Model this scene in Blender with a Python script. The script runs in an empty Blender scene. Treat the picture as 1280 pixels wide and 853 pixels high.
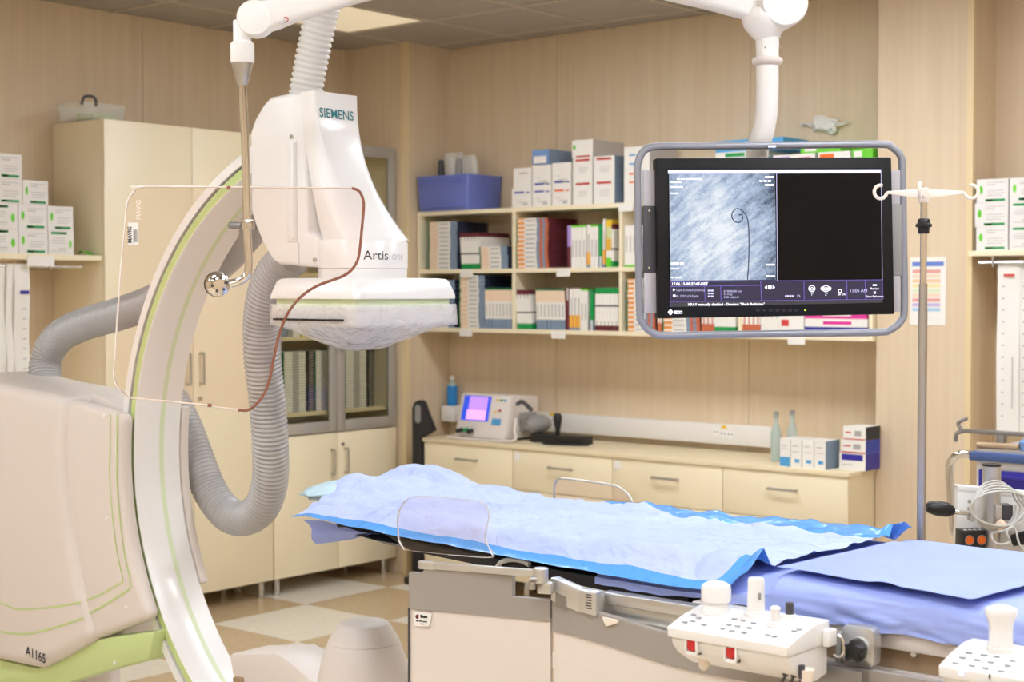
import bpy, bmesh, math, random
from mathutils import Vector, Matrix, noise
random.seed(7)
V = Vector
# ------------------------------------------------------------------ camera, light, exposure
FPX, CX, CY = 1919.0, 640.0, 426.5
YAW = math.radians(40); PIT = math.atan(61.5 / FPX)
CAM = V((0, 0, 1.6))
RT = V((math.cos(YAW), math.sin(YAW), 0)); FW = V((-math.sin(YAW), math.cos(YAW), 0)); UP = V((0, 0, 1))
FP = FW * math.cos(PIT) - UP * math.sin(PIT); UQ = FW * math.sin(PIT) + UP * math.cos(PIT)
scene = bpy.context.scene
col = scene.collection
cd = bpy.data.cameras.new('camera'); cam = bpy.data.objects.new('camera', cd); col.objects.link(cam)
cd.sensor_width = 36; cd.lens = 36 * FPX / 1280; cd.clip_end = 60
cam.location = CAM
cam.rotation_euler = (math.pi / 2 - PIT, 0, YAW)
cd.dof.use_dof = True; cd.dof.focus_distance = 3.75; cd.dof.aperture_fstop = 5.0
scene.camera = cam
w = bpy.data.worlds.new('world'); scene.world = w; w.use_nodes = True
w.node_tree.nodes['Background'].inputs[0].default_value = (1, .95, .9, 1)
w.node_tree.nodes['Background'].inputs[1].default_value = .3
vs = scene.view_settings
vs.view_transform = 'Standard'; vs.look = 'None'; vs.gamma = 1; vs.use_curve_mapping = False
vs.exposure = .95
LAMP = 13.0          # strength of the ceiling luminaires
CEIL = 3.0

# ------------------------------------------------------------------ pixel helpers
def ray(x, y): return FP + RT * ((x - CX) / FPX) - UQ * ((y - CY) / FPX)
def on(ax, v, x, y):
    r = ray(x, y); return CAM + r * ((v - CAM[ax]) / r[ax])
def onx(v, x, y): return on(0, v, x, y)
def ony(v, x, y): return on(1, v, x, y)
def onz(v, x, y): return on(2, v, x, y)
def at(x, y, Z):
    r = ray(x, y); return CAM + r * (Z / r.dot(FW))

# ------------------------------------------------------------------ materials
def lin(c):
    def f(t):
        t = t / 255
        return t / 12.92 if t <= .04045 else ((t + .055) / 1.055) ** 2.4
    return (f(c[0]), f(c[1]), f(c[2]), 1)
M = {}
def mat(name, c, rough=.5, metal=0, spec=.5, emit=0, alpha=1, noise_amt=0, scale=(8, 8, 8), c2=None, bump=0, bscale=40, coat=0, trans=0, crease=0):
    m = bpy.data.materials.new(name); m.use_nodes = True
    nt = m.node_tree; b = nt.nodes['Principled BSDF']
    b.inputs['Base Color'].default_value = lin(c); b.inputs['Roughness'].default_value = rough
    b.inputs['Metallic'].default_value = metal; b.inputs['Specular IOR Level'].default_value = spec
    b.inputs['Alpha'].default_value = alpha; b.inputs['Coat Weight'].default_value = coat
    b.inputs['Transmission Weight'].default_value = trans
    if emit:
        b.inputs['Emission Color'].default_value = lin(c); b.inputs['Emission Strength'].default_value = emit
    if c2 or bump:
        tc = nt.nodes.new('ShaderNodeTexCoord'); mp = nt.nodes.new('ShaderNodeMapping')
        mp.inputs['Scale'].default_value = scale; nt.links.new(tc.outputs['Object'], mp.inputs['Vector'])
    if c2:
        n = nt.nodes.new('ShaderNodeTexNoise'); n.inputs['Scale'].default_value = 1; n.inputs['Detail'].default_value = 5
        n.inputs['Roughness'].default_value = .6
        nt.links.new(mp.outputs[0], n.inputs['Vector'])
        r = nt.nodes.new('ShaderNodeValToRGB'); r.color_ramp.elements[0].position = .32; r.color_ramp.elements[1].position = .68
        r.color_ramp.elements[0].color = lin(c); r.color_ramp.elements[1].color = lin(c2)
        nt.links.new(n.outputs['Fac'], r.inputs['Fac']); nt.links.new(r.outputs[0], b.inputs['Base Color'])
    if bump:
        n2 = nt.nodes.new('ShaderNodeTexNoise'); n2.inputs['Scale'].default_value = bscale; n2.inputs['Detail'].default_value = 4
        nt.links.new(tc.outputs['Object'], n2.inputs['Vector'])
        bp = nt.nodes.new('ShaderNodeBump'); bp.inputs['Strength'].default_value = bump; bp.inputs['Distance'].default_value = .01
        src = n2.outputs['Fac']
        if crease:      # sharp fold lines: |noise - 0.5|
            n2.inputs['Distortion'].default_value = .35; n2.inputs['Detail'].default_value = 3
            sb = nt.nodes.new('ShaderNodeMath'); sb.operation = 'SUBTRACT'; sb.inputs[1].default_value = .5; nt.links.new(src, sb.inputs[0])
            ab = nt.nodes.new('ShaderNodeMath'); ab.operation = 'ABSOLUTE'; nt.links.new(sb.outputs[0], ab.inputs[0]); src = ab.outputs[0]
            bp.inputs['Distance'].default_value = crease
        nt.links.new(src, bp.inputs['Height']); nt.links.new(bp.outputs[0], b.inputs['Normal'])
    M[name] = m; return m
def clear_mat(name, tint, gloss=.02):
    m = bpy.data.materials.new(name); m.use_nodes = True; nt = m.node_tree
    nt.nodes.clear()
    o = nt.nodes.new('ShaderNodeOutputMaterial'); t = nt.nodes.new('ShaderNodeBsdfTransparent'); g = nt.nodes.new('ShaderNodeBsdfGlossy')
    lw = nt.nodes.new('ShaderNodeLayerWeight'); lw.inputs['Blend'].default_value = .5
    pw = nt.nodes.new('ShaderNodeMath'); pw.operation = 'POWER'; pw.inputs[1].default_value = 4.5
    fr = nt.nodes.new('ShaderNodeMath'); fr.operation = 'MULTIPLY_ADD'; fr.inputs[1].default_value = .8; fr.inputs[2].default_value = gloss
    nt.links.new(lw.outputs['Facing'], pw.inputs[0]); nt.links.new(pw.outputs[0], fr.inputs[0])
    t.inputs[0].default_value = lin(tint); g.inputs['Roughness'].default_value = .02
    mx = nt.nodes.new('ShaderNodeMixShader'); nt.links.new(fr.outputs[0], mx.inputs[0])
    nt.links.new(t.outputs[0], mx.inputs[1]); nt.links.new(g.outputs[0], mx.inputs[2]); nt.links.new(mx.outputs[0], o.inputs[0])
    M[name] = m; return m

mat('wall', (222, 202, 172), .6, c2=(214, 192, 160), scale=(26, 26, .9))
mat('wall_seam', (140, 118, 90), .8)
mat('pier_trim', (226, 204, 160), .55)
mat('cab', (242, 229, 197), .38)
mat('cab_edge', (232, 216, 180), .45)
mat('cab_in', (226, 210, 172), .5)
mat('dark_gap', (60, 50, 40), .8)
mat('tile_white', (240, 233, 218), .22, c2=(232, 223, 206), scale=(30, 30, 30))
mat('tile_tan', (206, 182, 146), .22, c2=(196, 170, 134), scale=(30, 30, 30))
mat('grout', (150, 130, 100), .7)
mat('ceil_tile', (170, 162, 150), .6, c2=(164, 156, 144), scale=(10, 10, 10))
mat('ceil_bar', (192, 182, 166), .5)
mat('lamp_on', (240, 246, 255), .5, emit=LAMP)
mat('lamp_dim', (235, 220, 190), .5, emit=.27)
mat('steel', (205, 205, 205), .25, 1)
mat('brushed', (190, 188, 184), .35, 1)
mat('chrome', (225, 222, 218), .08, 1)
mat('alu', (206, 205, 202), .34, .8)
mat('alu_dark', (150, 148, 146), .4, .8)
mat('door_alu', (182, 178, 170), .4, .35)
mat('white', (238, 236, 232), .3, coat=.15)
mat('white_flat', (232, 228, 222), .5)
mat('offwhite', (222, 212, 203), .42)
mat('medwhite', (240, 238, 235), .28, coat=.2)
mat('lime', (198, 214, 146), .45)
mat('lime_pale', (218, 229, 192), .45)
mat('black', (26, 25, 26), .4)
mat('black_soft', (38, 36, 36), .6)
mat('darkgrey', (74, 72, 76), .5)
mat('grey', (150, 148, 144), .5)
mat('hose', (180, 178, 177), .24, spec=.6)
mat('hose_white', (226, 224, 220), .4)
mat('teal', (0, 120, 128), .5)
mat('ink', (45, 45, 50), .6)
mat('ink_pale', (205, 203, 202), .6)
mat('red', (196, 40, 40), .4)
mat('red_print', (206, 60, 56), .6)
mat('orange', (240, 110, 30), .5)
mat('orange_print', (238, 160, 84), .6)
mat('peach', (240, 214, 186), .6)
mat('paper', (238, 234, 226), .6)
mat('paper_line', (176, 172, 166), .7)
mat('slate', (128, 146, 168), .6)
mat('navy', (44, 50, 72), .5)
mat('maroon', (104, 38, 48), .6)
mat('rust', (196, 104, 70), .6)
mat('green', (20, 150, 76), .5)
mat('green_dk', (30, 112, 70), .6)
mat('green_lt', (104, 206, 40), .5)
mat('yellow', (238, 200, 50), .5)
mat('lilac', (170, 140, 206), .6)
mat('blue_print', (60, 74, 170), .6)
mat('sky_print', (80, 160, 214), .6)
mat('blue_bin', (112, 126, 202), .45)
mat('blue_box', (120, 152, 206), .55)
mat('magenta', (222, 50, 150), .5)
mat('cobalt', (46, 40, 150), .4)
mat('trolley_blue', (72, 96, 150), .45)
mat('curtain', (224, 214, 204), .55)
mat('curtain_band', (158, 150, 142), .5)
mat('pad', (192, 206, 246), .7, c2=(180, 196, 243), scale=(9, 9, 9), bump=1, bscale=9, crease=.035)
mat('pad_blue', (92, 164, 240), .25, bump=.8, bscale=12, crease=.02)
mat('sheet', (164, 180, 238), .75, c2=(158, 173, 234), scale=(6, 6, 6), bump=.7, bscale=5, crease=.025)
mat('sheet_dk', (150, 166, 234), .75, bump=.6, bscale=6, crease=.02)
mat('crepe', (190, 216, 226), .4)
mat('bag', (244, 244, 246), .1, alpha=.5, bump=1.0, bscale=16, crease=.03)
mat('tub', (244, 246, 240), .2, alpha=.24)
mat('tub2', (248, 245, 238), .2, alpha=.5)
mat('wrap_white', (244, 240, 232), .3, alpha=.8)
mat('acr_edge', (146, 92, 72), .2)
mat('acr_edge_pale', (238, 226, 216), .15)
mat('lcd_black', (7, 7, 8), .3, spec=.2)
mat('plate_grey', (186, 182, 184), .5)
mat('bezel', (17, 16, 17), .5, spec=.3)
mat('ui_panel', (44, 40, 64), .4, emit=.1)
mat('ui_bar', (52, 52, 56), .4, emit=0.2)
mat('ui_line', (116, 104, 196), .4, emit=0.45)
mat('ui_top', (200, 200, 250), .4, emit=0.55)
mat('ui_text', (238, 240, 250), .4, emit=0.62)
mat('ui_text_dim', (176, 176, 210), .4, emit=0.5)
mat('xray_dark', (40, 50, 68), .4, emit=0.4)
mat('screen_violet', (160, 120, 240), .4, emit=0.6)
mat('screen_pink', (214, 150, 214), .4, emit=0.6)
mat('screen_blue', (40, 70, 190), .4, emit=0.5)
mat('led', (190, 235, 30), .4, emit=2)
mat('led_blue', (150, 170, 255), .4, emit=2)
mat('glass_bottle', (190, 214, 210), .08, alpha=.5)
mat('blue_liquid', (40, 130, 200), .15)
mat('iv_plastic', (236, 224, 208), .4)
mat('cable', (200, 198, 192), .4)
mat('brownplate', (176, 150, 118), .4, .3)
clear_mat('acrylic', (253, 249, 247))
clear_mat('glass', (246, 246, 240))
# radiograph shown on the monitor (a procedural picture: broad bands, fine strands, darker margin)
m = bpy.data.materials.new('radiograph'); m.use_nodes = True; nt = m.node_tree; b = nt.nodes['Principled BSDF']
def nd(t_, **kw):
    n_ = nt.nodes.new(t_)
    for k_, v_ in kw.items(): n_.inputs[k_].default_value = v_
    return n_
tc = nd('ShaderNodeTexCoord')
def noise_tex(scale, rot, det):
    mp_ = nd('ShaderNodeMapping', Scale=scale); rm = nd('ShaderNodeMapping', Rotation=rot)
    nt.links.new(tc.outputs['Generated'], rm.inputs[0]); nt.links.new(rm.outputs[0], mp_.inputs[0])
    n_ = nd('ShaderNodeTexNoise', Scale=1, Detail=det); nt.links.new(mp_.outputs[0], n_.inputs['Vector']); return n_
na = noise_tex((3, 3, 3), (0, .6, 0), 3); nb = noise_tex((5, 5, 26), (0, .62, 0), 6); nc_ = noise_tex((45, 45, 60), (0, .3, 0), 6)
def mth(op, x, y, z=0):
    n_ = nt.nodes.new('ShaderNodeMath'); n_.operation = op
    for i_, v_ in enumerate((x, y, z)):
        if hasattr(v_, 'links'): nt.links.new(v_, n_.inputs[i_])
        else: n_.inputs[i_].default_value = v_
    return n_.outputs[0]
sp_ = nd('ShaderNodeSeparateXYZ'); nt.links.new(tc.outputs['Generated'], sp_.inputs[0])
gx = mth('POWER', mth('ABSOLUTE', mth('SUBTRACT', sp_.outputs['X'], .36), 0), 1.6)
gz = mth('POWER', mth('ABSOLUTE', mth('SUBTRACT', sp_.outputs['Z'], .45), 0), 2.2)
val = mth('MULTIPLY_ADD', na.outputs['Fac'], .55, .42)
val = mth('MULTIPLY_ADD', nb.outputs['Fac'], .5, mth('SUBTRACT', val, .25))
val = mth('MULTIPLY_ADD', nc_.outputs['Fac'], .3, mth('SUBTRACT', val, .15))
val = mth('SUBTRACT', val, mth('MULTIPLY', gx, .75)); val = mth('SUBTRACT', val, mth('MULTIPLY', gz, .55))
rp = nt.nodes.new('ShaderNodeValToRGB'); e = rp.color_ramp.elements
e[0].position = .22; e[0].color = lin((58, 72, 94)); e[1].position = .72; e[1].color = lin((240, 246, 253))
k = e.new(.5); k.color = lin((178, 196, 222))
nt.links.new(val, rp.inputs[0]); nt.links.new(rp.outputs[0], b.inputs['Emission Color'])
b.inputs['Emission Strength'].default_value = .5; b.inputs['Base Color'].default_value = (.01, .01, .01, 1); b.inputs['Specular IOR Level'].default_value = .2
M['radiograph'] = m

# ------------------------------------------------------------------ mesh builder
def rot_between(z):
    return V((0, 0, 1)).rotation_difference(z.normalized()).to_matrix()
class MB:
    def __init__(s): s.v = []; s.f = []; s.m = []
    def add(s, vs_, fs, mi=0):
        o = len(s.v); s.v += [V(p) for p in vs_]
        for i, f in enumerate(fs):
            s.f.append([o + k for k in f]); s.m.append(mi[i] if isinstance(mi, list) else mi)
        return s
    def box(s, x0, x1, y0, y1, z0, z1, mi=0):
        p = [(x, y, z) for z in (z0, z1) for y in (y0, y1) for x in (x0, x1)]
        return s.add(p, [(0, 2, 3, 1), (4, 5, 7, 6), (0, 1, 5, 4), (2, 6, 7, 3), (0, 4, 6, 2), (1, 3, 7, 5)], mi)
    def obox(s, c, sz, R=None, mi=0):
        R = R or Matrix.Identity(3); c = V(c)
        p = [c + R @ V((x * sz[0] / 2, y * sz[1] / 2, z * sz[2] / 2)) for z in (-1, 1) for y in (-1, 1) for x in (-1, 1)]
        return s.add(p, [(0, 2, 3, 1), (4, 5, 7, 6), (0, 1, 5, 4), (2, 6, 7, 3), (0, 4, 6, 2), (1, 3, 7, 5)], mi)
    def lathe(s, prof, origin=(0, 0, 0), R=None, seg=24, mi=0, mis=None):
        R = R or Matrix.Identity(3); origin = V(origin); o = []; fs = []; ms = []
        n = len(prof)
        for r, z in prof:
            for k in range(seg):
                a = 2 * math.pi * k / seg; o.append(origin + R @ V((r * math.cos(a), r * math.sin(a), z)))
        for i in range(n - 1):
            for k in range(seg):
                k2 = (k + 1) % seg
                fs.append((i * seg + k, i * seg + k2, (i + 1) * seg + k2, (i + 1) * seg + k)); ms.append(mis[i] if mis else mi)
        fs.append(tuple(range(seg))[::-1]); ms.append(mis[0] if mis else mi)
        fs.append(tuple((n - 1) * seg + k for k in range(seg))); ms.append(mis[-1] if mis else mi)
        return s.add(o, fs, ms)
    def cyl(s, p0, p1, r0, r1=None, seg=16, mi=0):
        p0 = V(p0); p1 = V(p1); r1 = r0 if r1 is None else r1
        return s.lathe([(r0, 0), (r1, (p1 - p0).length)], p0, rot_between(p1 - p0), seg, mi)
    def tube(s, pts, r, seg=12, closed=False, mi=0):
        pts = [V(p) for p in pts]; n = len(pts); rs = r if isinstance(r, (list, tuple)) else [r] * n
        T = []
        for i in range(n):
            a = pts[(i - 1) % n] if (closed or i > 0) else pts[i]; c = pts[(i + 1) % n] if (closed or i < n - 1) else pts[i]
            T.append((c - a).normalized())
        u = T[0].orthogonal().normalized(); o = []
        for i in range(n):
            if i: u = (T[i - 1].rotation_difference(T[i]) @ u); u = (u - T[i] * u.dot(T[i])).normalized()
            w_ = T[i].cross(u)
            for k in range(seg):
                a = 2 * math.pi * k / seg; o.append(pts[i] + (u * math.cos(a) + w_ * math.sin(a)) * rs[i])
        fs = []; N = n if closed else n - 1
        for i in range(N):
            j = (i + 1) % n
            for k in range(seg):
                k2 = (k + 1) % seg; fs.append((i * seg + k, i * seg + k2, j * seg + k2, j * seg + k))
        if not closed:
            fs.append(tuple(range(seg))[::-1]); fs.append(tuple((n - 1) * seg + k for k in range(seg)))
        return s.add(o, fs, mi)
    def prism(s, front, off, mi=0, side=None):
        n = len(front); front = [V(p) for p in front]; off = V(off)
        fs = [tuple(range(n)), tuple(range(2 * n - 1, n - 1, -1))] + [(i, n + i, n + (i + 1) % n, (i + 1) % n) for i in range(n)]
        return s.add(front + [p + off for p in front], fs, [mi, mi] + [mi if side is None else side] * n)
    def loft(s, rings, mi=0, caps=True):
        n = len(rings[0]); o = [V(p) for r in rings for p in r]; fs = []
        for i in range(len(rings) - 1):
            for k in range(n):
                k2 = (k + 1) % n; fs.append((i * n + k, i * n + k2, (i + 1) * n + k2, (i + 1) * n + k))
        if caps: fs.append(tuple(range(n))[::-1]); fs.append(tuple((len(rings) - 1) * n + k for k in range(n)))
        return s.add(o, fs, mi)
    def grid(s, P, mi=0):
        nr = len(P); nc = len(P[0]); fs = []; ms = []
        for i in range(nr - 1):
            for j in range(nc - 1):
                fs.append((i * nc + j, i * nc + j + 1, (i + 1) * nc + j + 1, (i + 1) * nc + j)); ms.append(mi(i, j) if callable(mi) else mi)
        return s.add([p for r in P for p in r], fs, ms)
    def quad(s, a, b_, c, d, mi=0): return s.add([a, b_, c, d], [(0, 1, 2, 3)], mi)

def catmull(pts, n):
    pts = [V(p) for p in pts]; P = [pts[0] * 2 - pts[1]] + pts + [pts[-1] * 2 - pts[-2]]; out = []
    for i in range(1, len(P) - 2):
        for k in range(n):
            t = k / n; a, b_, c, d = P[i - 1], P[i], P[i + 1], P[i + 2]
            out.append(.5 * ((2 * b_) + (c - a) * t + (2 * a - 5 * b_ + 4 * c - d) * t * t + (3 * b_ - a - 3 * c + d) * t ** 3))
    out.append(pts[-1]); return out
def resample(pts, step):
    L = [0]
    for a, b_ in zip(pts, pts[1:]): L.append(L[-1] + (b_ - a).length)
    n = max(2, int(L[-1] / step)); out = []; j = 0
    for i in range(n + 1):
        t = L[-1] * i / n
        while j < len(L) - 2 and L[j + 1] < t: j += 1
        out.append(pts[j].lerp(pts[j + 1], (t - L[j]) / max(1e-9, L[j + 1] - L[j])))
    return out

W = {}
def thing(name, label, cat, loc=(0, 0, 0), rz=0, group=None):
    o = bpy.data.objects.new(name, None); col.objects.link(o); o.location = loc; o.rotation_euler = (0, 0, rz)
    o.empty_display_size = .05
    o['label'] = label; o['category'] = cat
    if group: o['group'] = group
    W[o.name] = Matrix.Translation(V(loc)) @ Matrix.Rotation(rz, 4, 'Z'); return o
def mesh_of(mb, name, mats, bevel=0, segs=2, smooth=40, inv=None):
    me = bpy.data.meshes.new(name)
    vv = [(inv @ p) if inv else p for p in mb.v]
    me.from_pydata(vv, [], mb.f)
    for i, p in enumerate(me.polygons): p.material_index = mb.m[i]
    bm = bmesh.new(); bm.from_mesh(me)
    bmesh.ops.recalc_face_normals(bm, faces=bm.faces)
    if bevel:
        es = [e_ for e_ in bm.edges if len(e_.link_faces) == 2 and e_.calc_face_angle(0) > .6]
        bmesh.ops.bevel(bm, geom=es, offset=bevel, segments=segs, affect='EDGES', profile=.5, clamp_overlap=True)
    bm.to_mesh(me); bm.free()
    for m_ in (mats if isinstance(mats, (list, tuple)) else [mats]): me.materials.append(M[m_])
    if smooth:
        me.polygons.foreach_set('use_smooth', [True] * len(me.polygons)); me.set_sharp_from_angle(angle=math.radians(smooth))
    me.update(); return me
def part(name, mb, mats, parent=None, bevel=0, segs=2, smooth=40, label=None, kind=None):
    inv = W[parent.name].inverted() if parent else None
    o = bpy.data.objects.new(name, mesh_of(mb, name, mats, bevel, segs, smooth, inv)); col.objects.link(o)
    if parent: o.parent = parent; W[o.name] = W[parent.name]
    else: W[o.name] = Matrix.Identity(4)
    if label: o['label'] = label
    if kind: o['kind'] = kind
    return o
def single(name, mb, mats, label, cat, loc, rz=0, group=None, **kw):
    """a thing that is one mesh; mb is in world space, origin moved to loc"""
    Mx = Matrix.Translation(V(loc)) @ Matrix.Rotation(rz, 4, 'Z')
    o = bpy.data.objects.new(name, mesh_of(mb, name, mats, inv=Mx.inverted(), **kw)); col.objects.link(o)
    o.location = loc; o.rotation_euler = (0, 0, rz); W[o.name] = Mx
    o['label'] = label; o['category'] = cat
    if group: o['group'] = group
    return o
def struct(name, mb, mats, label=None, **kw):
    o = part(name, mb, mats, None, kind='structure', **kw)
    if label: o['label'] = label
    return o
def copy_tree(o, parent=None):
    c = o.copy(); col.objects.link(c)
    if parent: c.parent = parent
    for ch in list(o.children): copy_tree(ch, c)
    return c
def text_mb(s, size, fn, extrude=.0006, bold=0, align='LEFT'):
    cu = bpy.data.curves.new('t', 'FONT'); cu.body = s; cu.size = size; cu.offset = bold; cu.align_x = align; cu.resolution_u = 3
    o = bpy.data.objects.new('t', cu); col.objects.link(o)
    me = o.to_mesh(); mb = MB()
    mb.add([fn(v.co.x, v.co.y) for v in me.vertices], [tuple(p.vertices) for p in me.polygons])
    o.to_mesh_clear(); bpy.data.objects.remove(o); bpy.data.curves.remove(cu); return mb
def plane_fn(o, x, y):
    o = V(o); x = V(x); y = V(y)
    return lambda a, b_: o + x * a + y * b_
ORD = ['zeroth', 'first', 'second', 'third', 'fourth', 'fifth', 'sixth', 'seventh', 'eighth', 'ninth', 'tenth', 'eleventh', 'twelfth', 'thirteenth',
       'fourteenth', 'fifteenth', 'sixteenth', 'seventeenth', 'eighteenth', 'nineteenth', 'twentieth', 'twenty-first', 'twenty-second', 'twenty-third', 'twenty-fourth']
def rrect(cx_, cy_, hx, hy, r, n=5):
    out = []
    for sx, sy, a0 in ((1, 1, 0), (-1, 1, 90), (-1, -1, 180), (1, -1, 270)):
        for k in range(n + 1):
            a = math.radians(a0 + 90 * k / n); out.append((cx_ + sx * (hx - r) + r * math.cos(a), cy_ + sy * (hy - r) + r * math.sin(a)))
    return out

# ================================================================== THE ROOM
XL, XR, YB, YF = -6.5, 1.4, 6.6, -1.8
# floor
fl = struct('floor', MB().box(XL - .1, XR + .1, YF - .1, YB + .1, -.1, -.003), 'grout', 'checkerboard floor of white and tan tiles')
tx0, ty0 = -5.83, 4.705
tm = {}
for i in range(-2, 13):
    for j in range(-12, 5):
        x0 = tx0 + .6 * i; y0 = ty0 + .6 * j
        a, b_, c, d = max(x0, XL), min(x0 + .6, XR), max(y0, YF), min(y0 + .6, YB)
        if b_ - a < .05 or d - c < .05: continue
        white = (i + j) % 2 == 0
        key = (round(b_ - a, 3), round(d - c, 3), white)
        if key not in tm:
            tm[key] = mesh_of(MB().box(.0012, b_ - a - .0012, .0012, d - c - .0012, -.012, 0), 'tile', 'tile_white' if white else 'tile_tan', smooth=0)
        o = bpy.data.objects.new('tile', tm[key]); col.objects.link(o); o.location = (a, c, 0); o.parent = fl
# ceiling
ce = struct('ceiling', MB().box(XL - .1, XR + .1, YF - .1, YB + .1, CEIL + .05, CEIL + .15), 'dark_gap', 'grey panel ceiling with a metal grid')
gx0, gy0 = -5.44, 5.825
lights = {(-1, -1): 'lamp_dim'}
for j, row in ((-2, (1, 3, 5, 7)), (-5, (7, 9)), (-8, (0, 3, 6, 9)), (-11, (0, 3, 6, 9))):
    for i in row: lights[(i, j)] = 'lamp_on'
cm = {}
bars = MB()
for i in range(-2, 12):
    for j in range(-13, 2):
        x0 = gx0 + .6 * i; y0 = gy0 + .6 * j
        a, b_, c, d = max(x0, XL), min(x0 + .6, XR), max(y0, YF), min(y0 + .6, YB)
        if b_ - a < .03 or d - c < .03: continue
        if (i, j) in lights:
            mm = lights[(i, j)]
            t = thing('ceiling_light', 'dim cream light panel set in the ceiling beside the suspended arm' if mm == 'lamp_dim' else 'lit square ceiling panel, %s from the left in the %s row' % (ORD[sorted(q[0] for q in lights if q[1] == j).index(i) + 1], {-2: 'rear', -5: 'second', -8: 'third'}.get(j, 'front')), 'ceiling light', (x0 + .3, y0 + .3, CEIL - .004), group=None if mm == 'lamp_dim' else 'lit ceiling panels')
            part('diffuser', MB().box(x0 + .03, x0 + .57, y0 + .03, y0 + .57, CEIL - .004, CEIL + .03), mm, t, smooth=0)
            fb = MB()
            fb.box(x0 + .012, x0 + .588, y0 + .012, y0 + .03, CEIL - .006, CEIL + .03).box(x0 + .012, x0 + .588, y0 + .57, y0 + .588, CEIL - .006, CEIL + .03)
            fb.box(x0 + .012, x0 + .03, y0 + .03, y0 + .57, CEIL - .006, CEIL + .03).box(x0 + .57, x0 + .588, y0 + .03, y0 + .57, CEIL - .006, CEIL + .03)
            part('frame', fb, 'ceil_bar', t, smooth=0)
            continue
        key = (round(b_ - a, 3), round(d - c, 3))
        if key not in cm: cm[key] = mesh_of(MB().box(.006, b_ - a - .006, .006, d - c - .006, 0, .03), 'ceiling_panel', 'ceil_tile', smooth=0)
        o = bpy.data.objects.new('ceiling_panel', cm[key]); col.objects.link(o); o.location = (a, c, CEIL); o.parent = ce
for i in range(-1, 12): bars.box(gx0 + .6 * i - .012, gx0 + .6 * i + .012, YF, YB, CEIL - .006, CEIL + .02)
for j in range(-12, 2): bars.box(XL, XR, gy0 + .6 * j - .012, gy0 + .6 * j + .012, CEIL - .0061, CEIL + .02)
part('grid_bars', bars, 'ceil_bar', ce, smooth=0)
# walls, clad with tall laminate panels
def wall(name, label, x0, x1, y0, y1, axis, seams, face):
    core = MB()
    s = struct(name, core.box(x0, x1, y0, y1, 0, CEIL + .1), 'wall_seam', label, smooth=0)
    for a, b_ in zip(seams, seams[1:]):
        if axis == 'x': mb = MB().box(a + .0015, b_ - .0015, min(face), max(face), 0, CEIL)
        else: mb = MB().box(min(face), max(face), a + .0015, b_ - .0015, 0, CEIL)
        part('wall_panel', mb, 'wall', s, smooth=0)
wall('wall_left', 'beige wood-grain laminate wall behind the tall cabinets', XL - .12, XL - .012, YF, YB, 'y', [YF, -1.19, .01, 1.21, 2.41, 3.61, 4.816, 6.015, YB], (XL - .012, XL))
wall('wall_back', 'beige wood-grain laminate wall behind the wall shelves', XL, XR, YB + .012, YB + .12, 'x', [XL, -5.22, -4.0, -2.8, -1.6, -.4, .5, XR], (YB, YB + .012))
wall('wall_right', 'beige laminate wall on the far right', XR + .012, XR + .12, YF, YB, 'y', [YF, -.6, .6, 1.8, 3.0, 4.2, 5.4, YB], (XR, XR + .012))
wall('wall_front', 'beige laminate wall behind the viewer', XL, XR, YF - .12, YF - .012, 'x', [XL, -5.2, -4.0, -2.8, -1.6, -.4, .5, XR], (YF - .012, YF))
struct('wall_pier_left', MB().box(XL, -6.012, 6.24, YB, 0, CEIL), 'wall', 'square laminate-clad wall pier in the left corner', smooth=0)
struct('wall_pier_right', MB().box(-3.185, -2.744, 6.35, YB, 0, CEIL), 'wall', 'laminate-clad wall pier right of the long shelves', smooth=0)
struct('trim_1', MB().box(-6.045, -6.005, 6.232, 6.262, 0, CEIL), 'pier_trim', 'pale corner strip on the left wall pier', smooth=0)
struct('trim_2', MB().box(-2.766, -2.738, 6.344, 6.37, 0, CEIL), 'pier_trim', 'pale corner strip on the right wall pier', smooth=0)

# ================================================================== TALL CABINETS ALONG THE LEFT WALL
XC = -6.08
def handle(parent, x, y, z, L, axis, r=.006, out=.03, dirx=1, name='handle'):
    mb = MB()
    if axis == 'z':
        p = [(x, y, z - L / 2), (x + out * dirx, y, z - L / 2), (x + out * dirx, y, z + L / 2), (x, y, z + L / 2)]
    else:
        p = [(x, y, z), (x, y - out, z), (x + L, y - out, z), (x + L, y, z)]
    for a, b_ in zip(p, p[1:]): mb.cyl(a, b_, r, seg=8)
    return part(name, mb, 'brushed', parent)
def foot(parent, x, y, h=.09):
    return part('foot', MB().lathe([(.022, 0), (.022, .012), (.018, .014), (.018, h)], (x, y, 0), seg=14), 'steel', parent)
t = thing('tall_cabinet', 'tall cream two-door cabinet beside the green and white boxes', 'cabinet', (-6.29, 4.79, 0))
body = MB().box(XL + .002, XC - .02, 4.283, 5.308, .092, 2.41)
part('body', body, 'cab', t, bevel=.002)
for y0, y1, hy in ((4.284, 4.794, 4.755), (4.797, 5.307, 4.838)):
    d = part('door', MB().box(XC - .02, XC, y0, y1, .094, 2.408), 'cab', t, bevel=.0015)
    handle(d, XC, hy, 1.22, .15, 'z')
part('lock', MB().cyl((XC, 4.83, 1.07), (XC + .012, 4.83, 1.07), .011, seg=12), 'steel', t)
for y in (4.35, 5.262): foot(t, XC - .05, y); foot(t, XL + .06, y)

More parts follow.
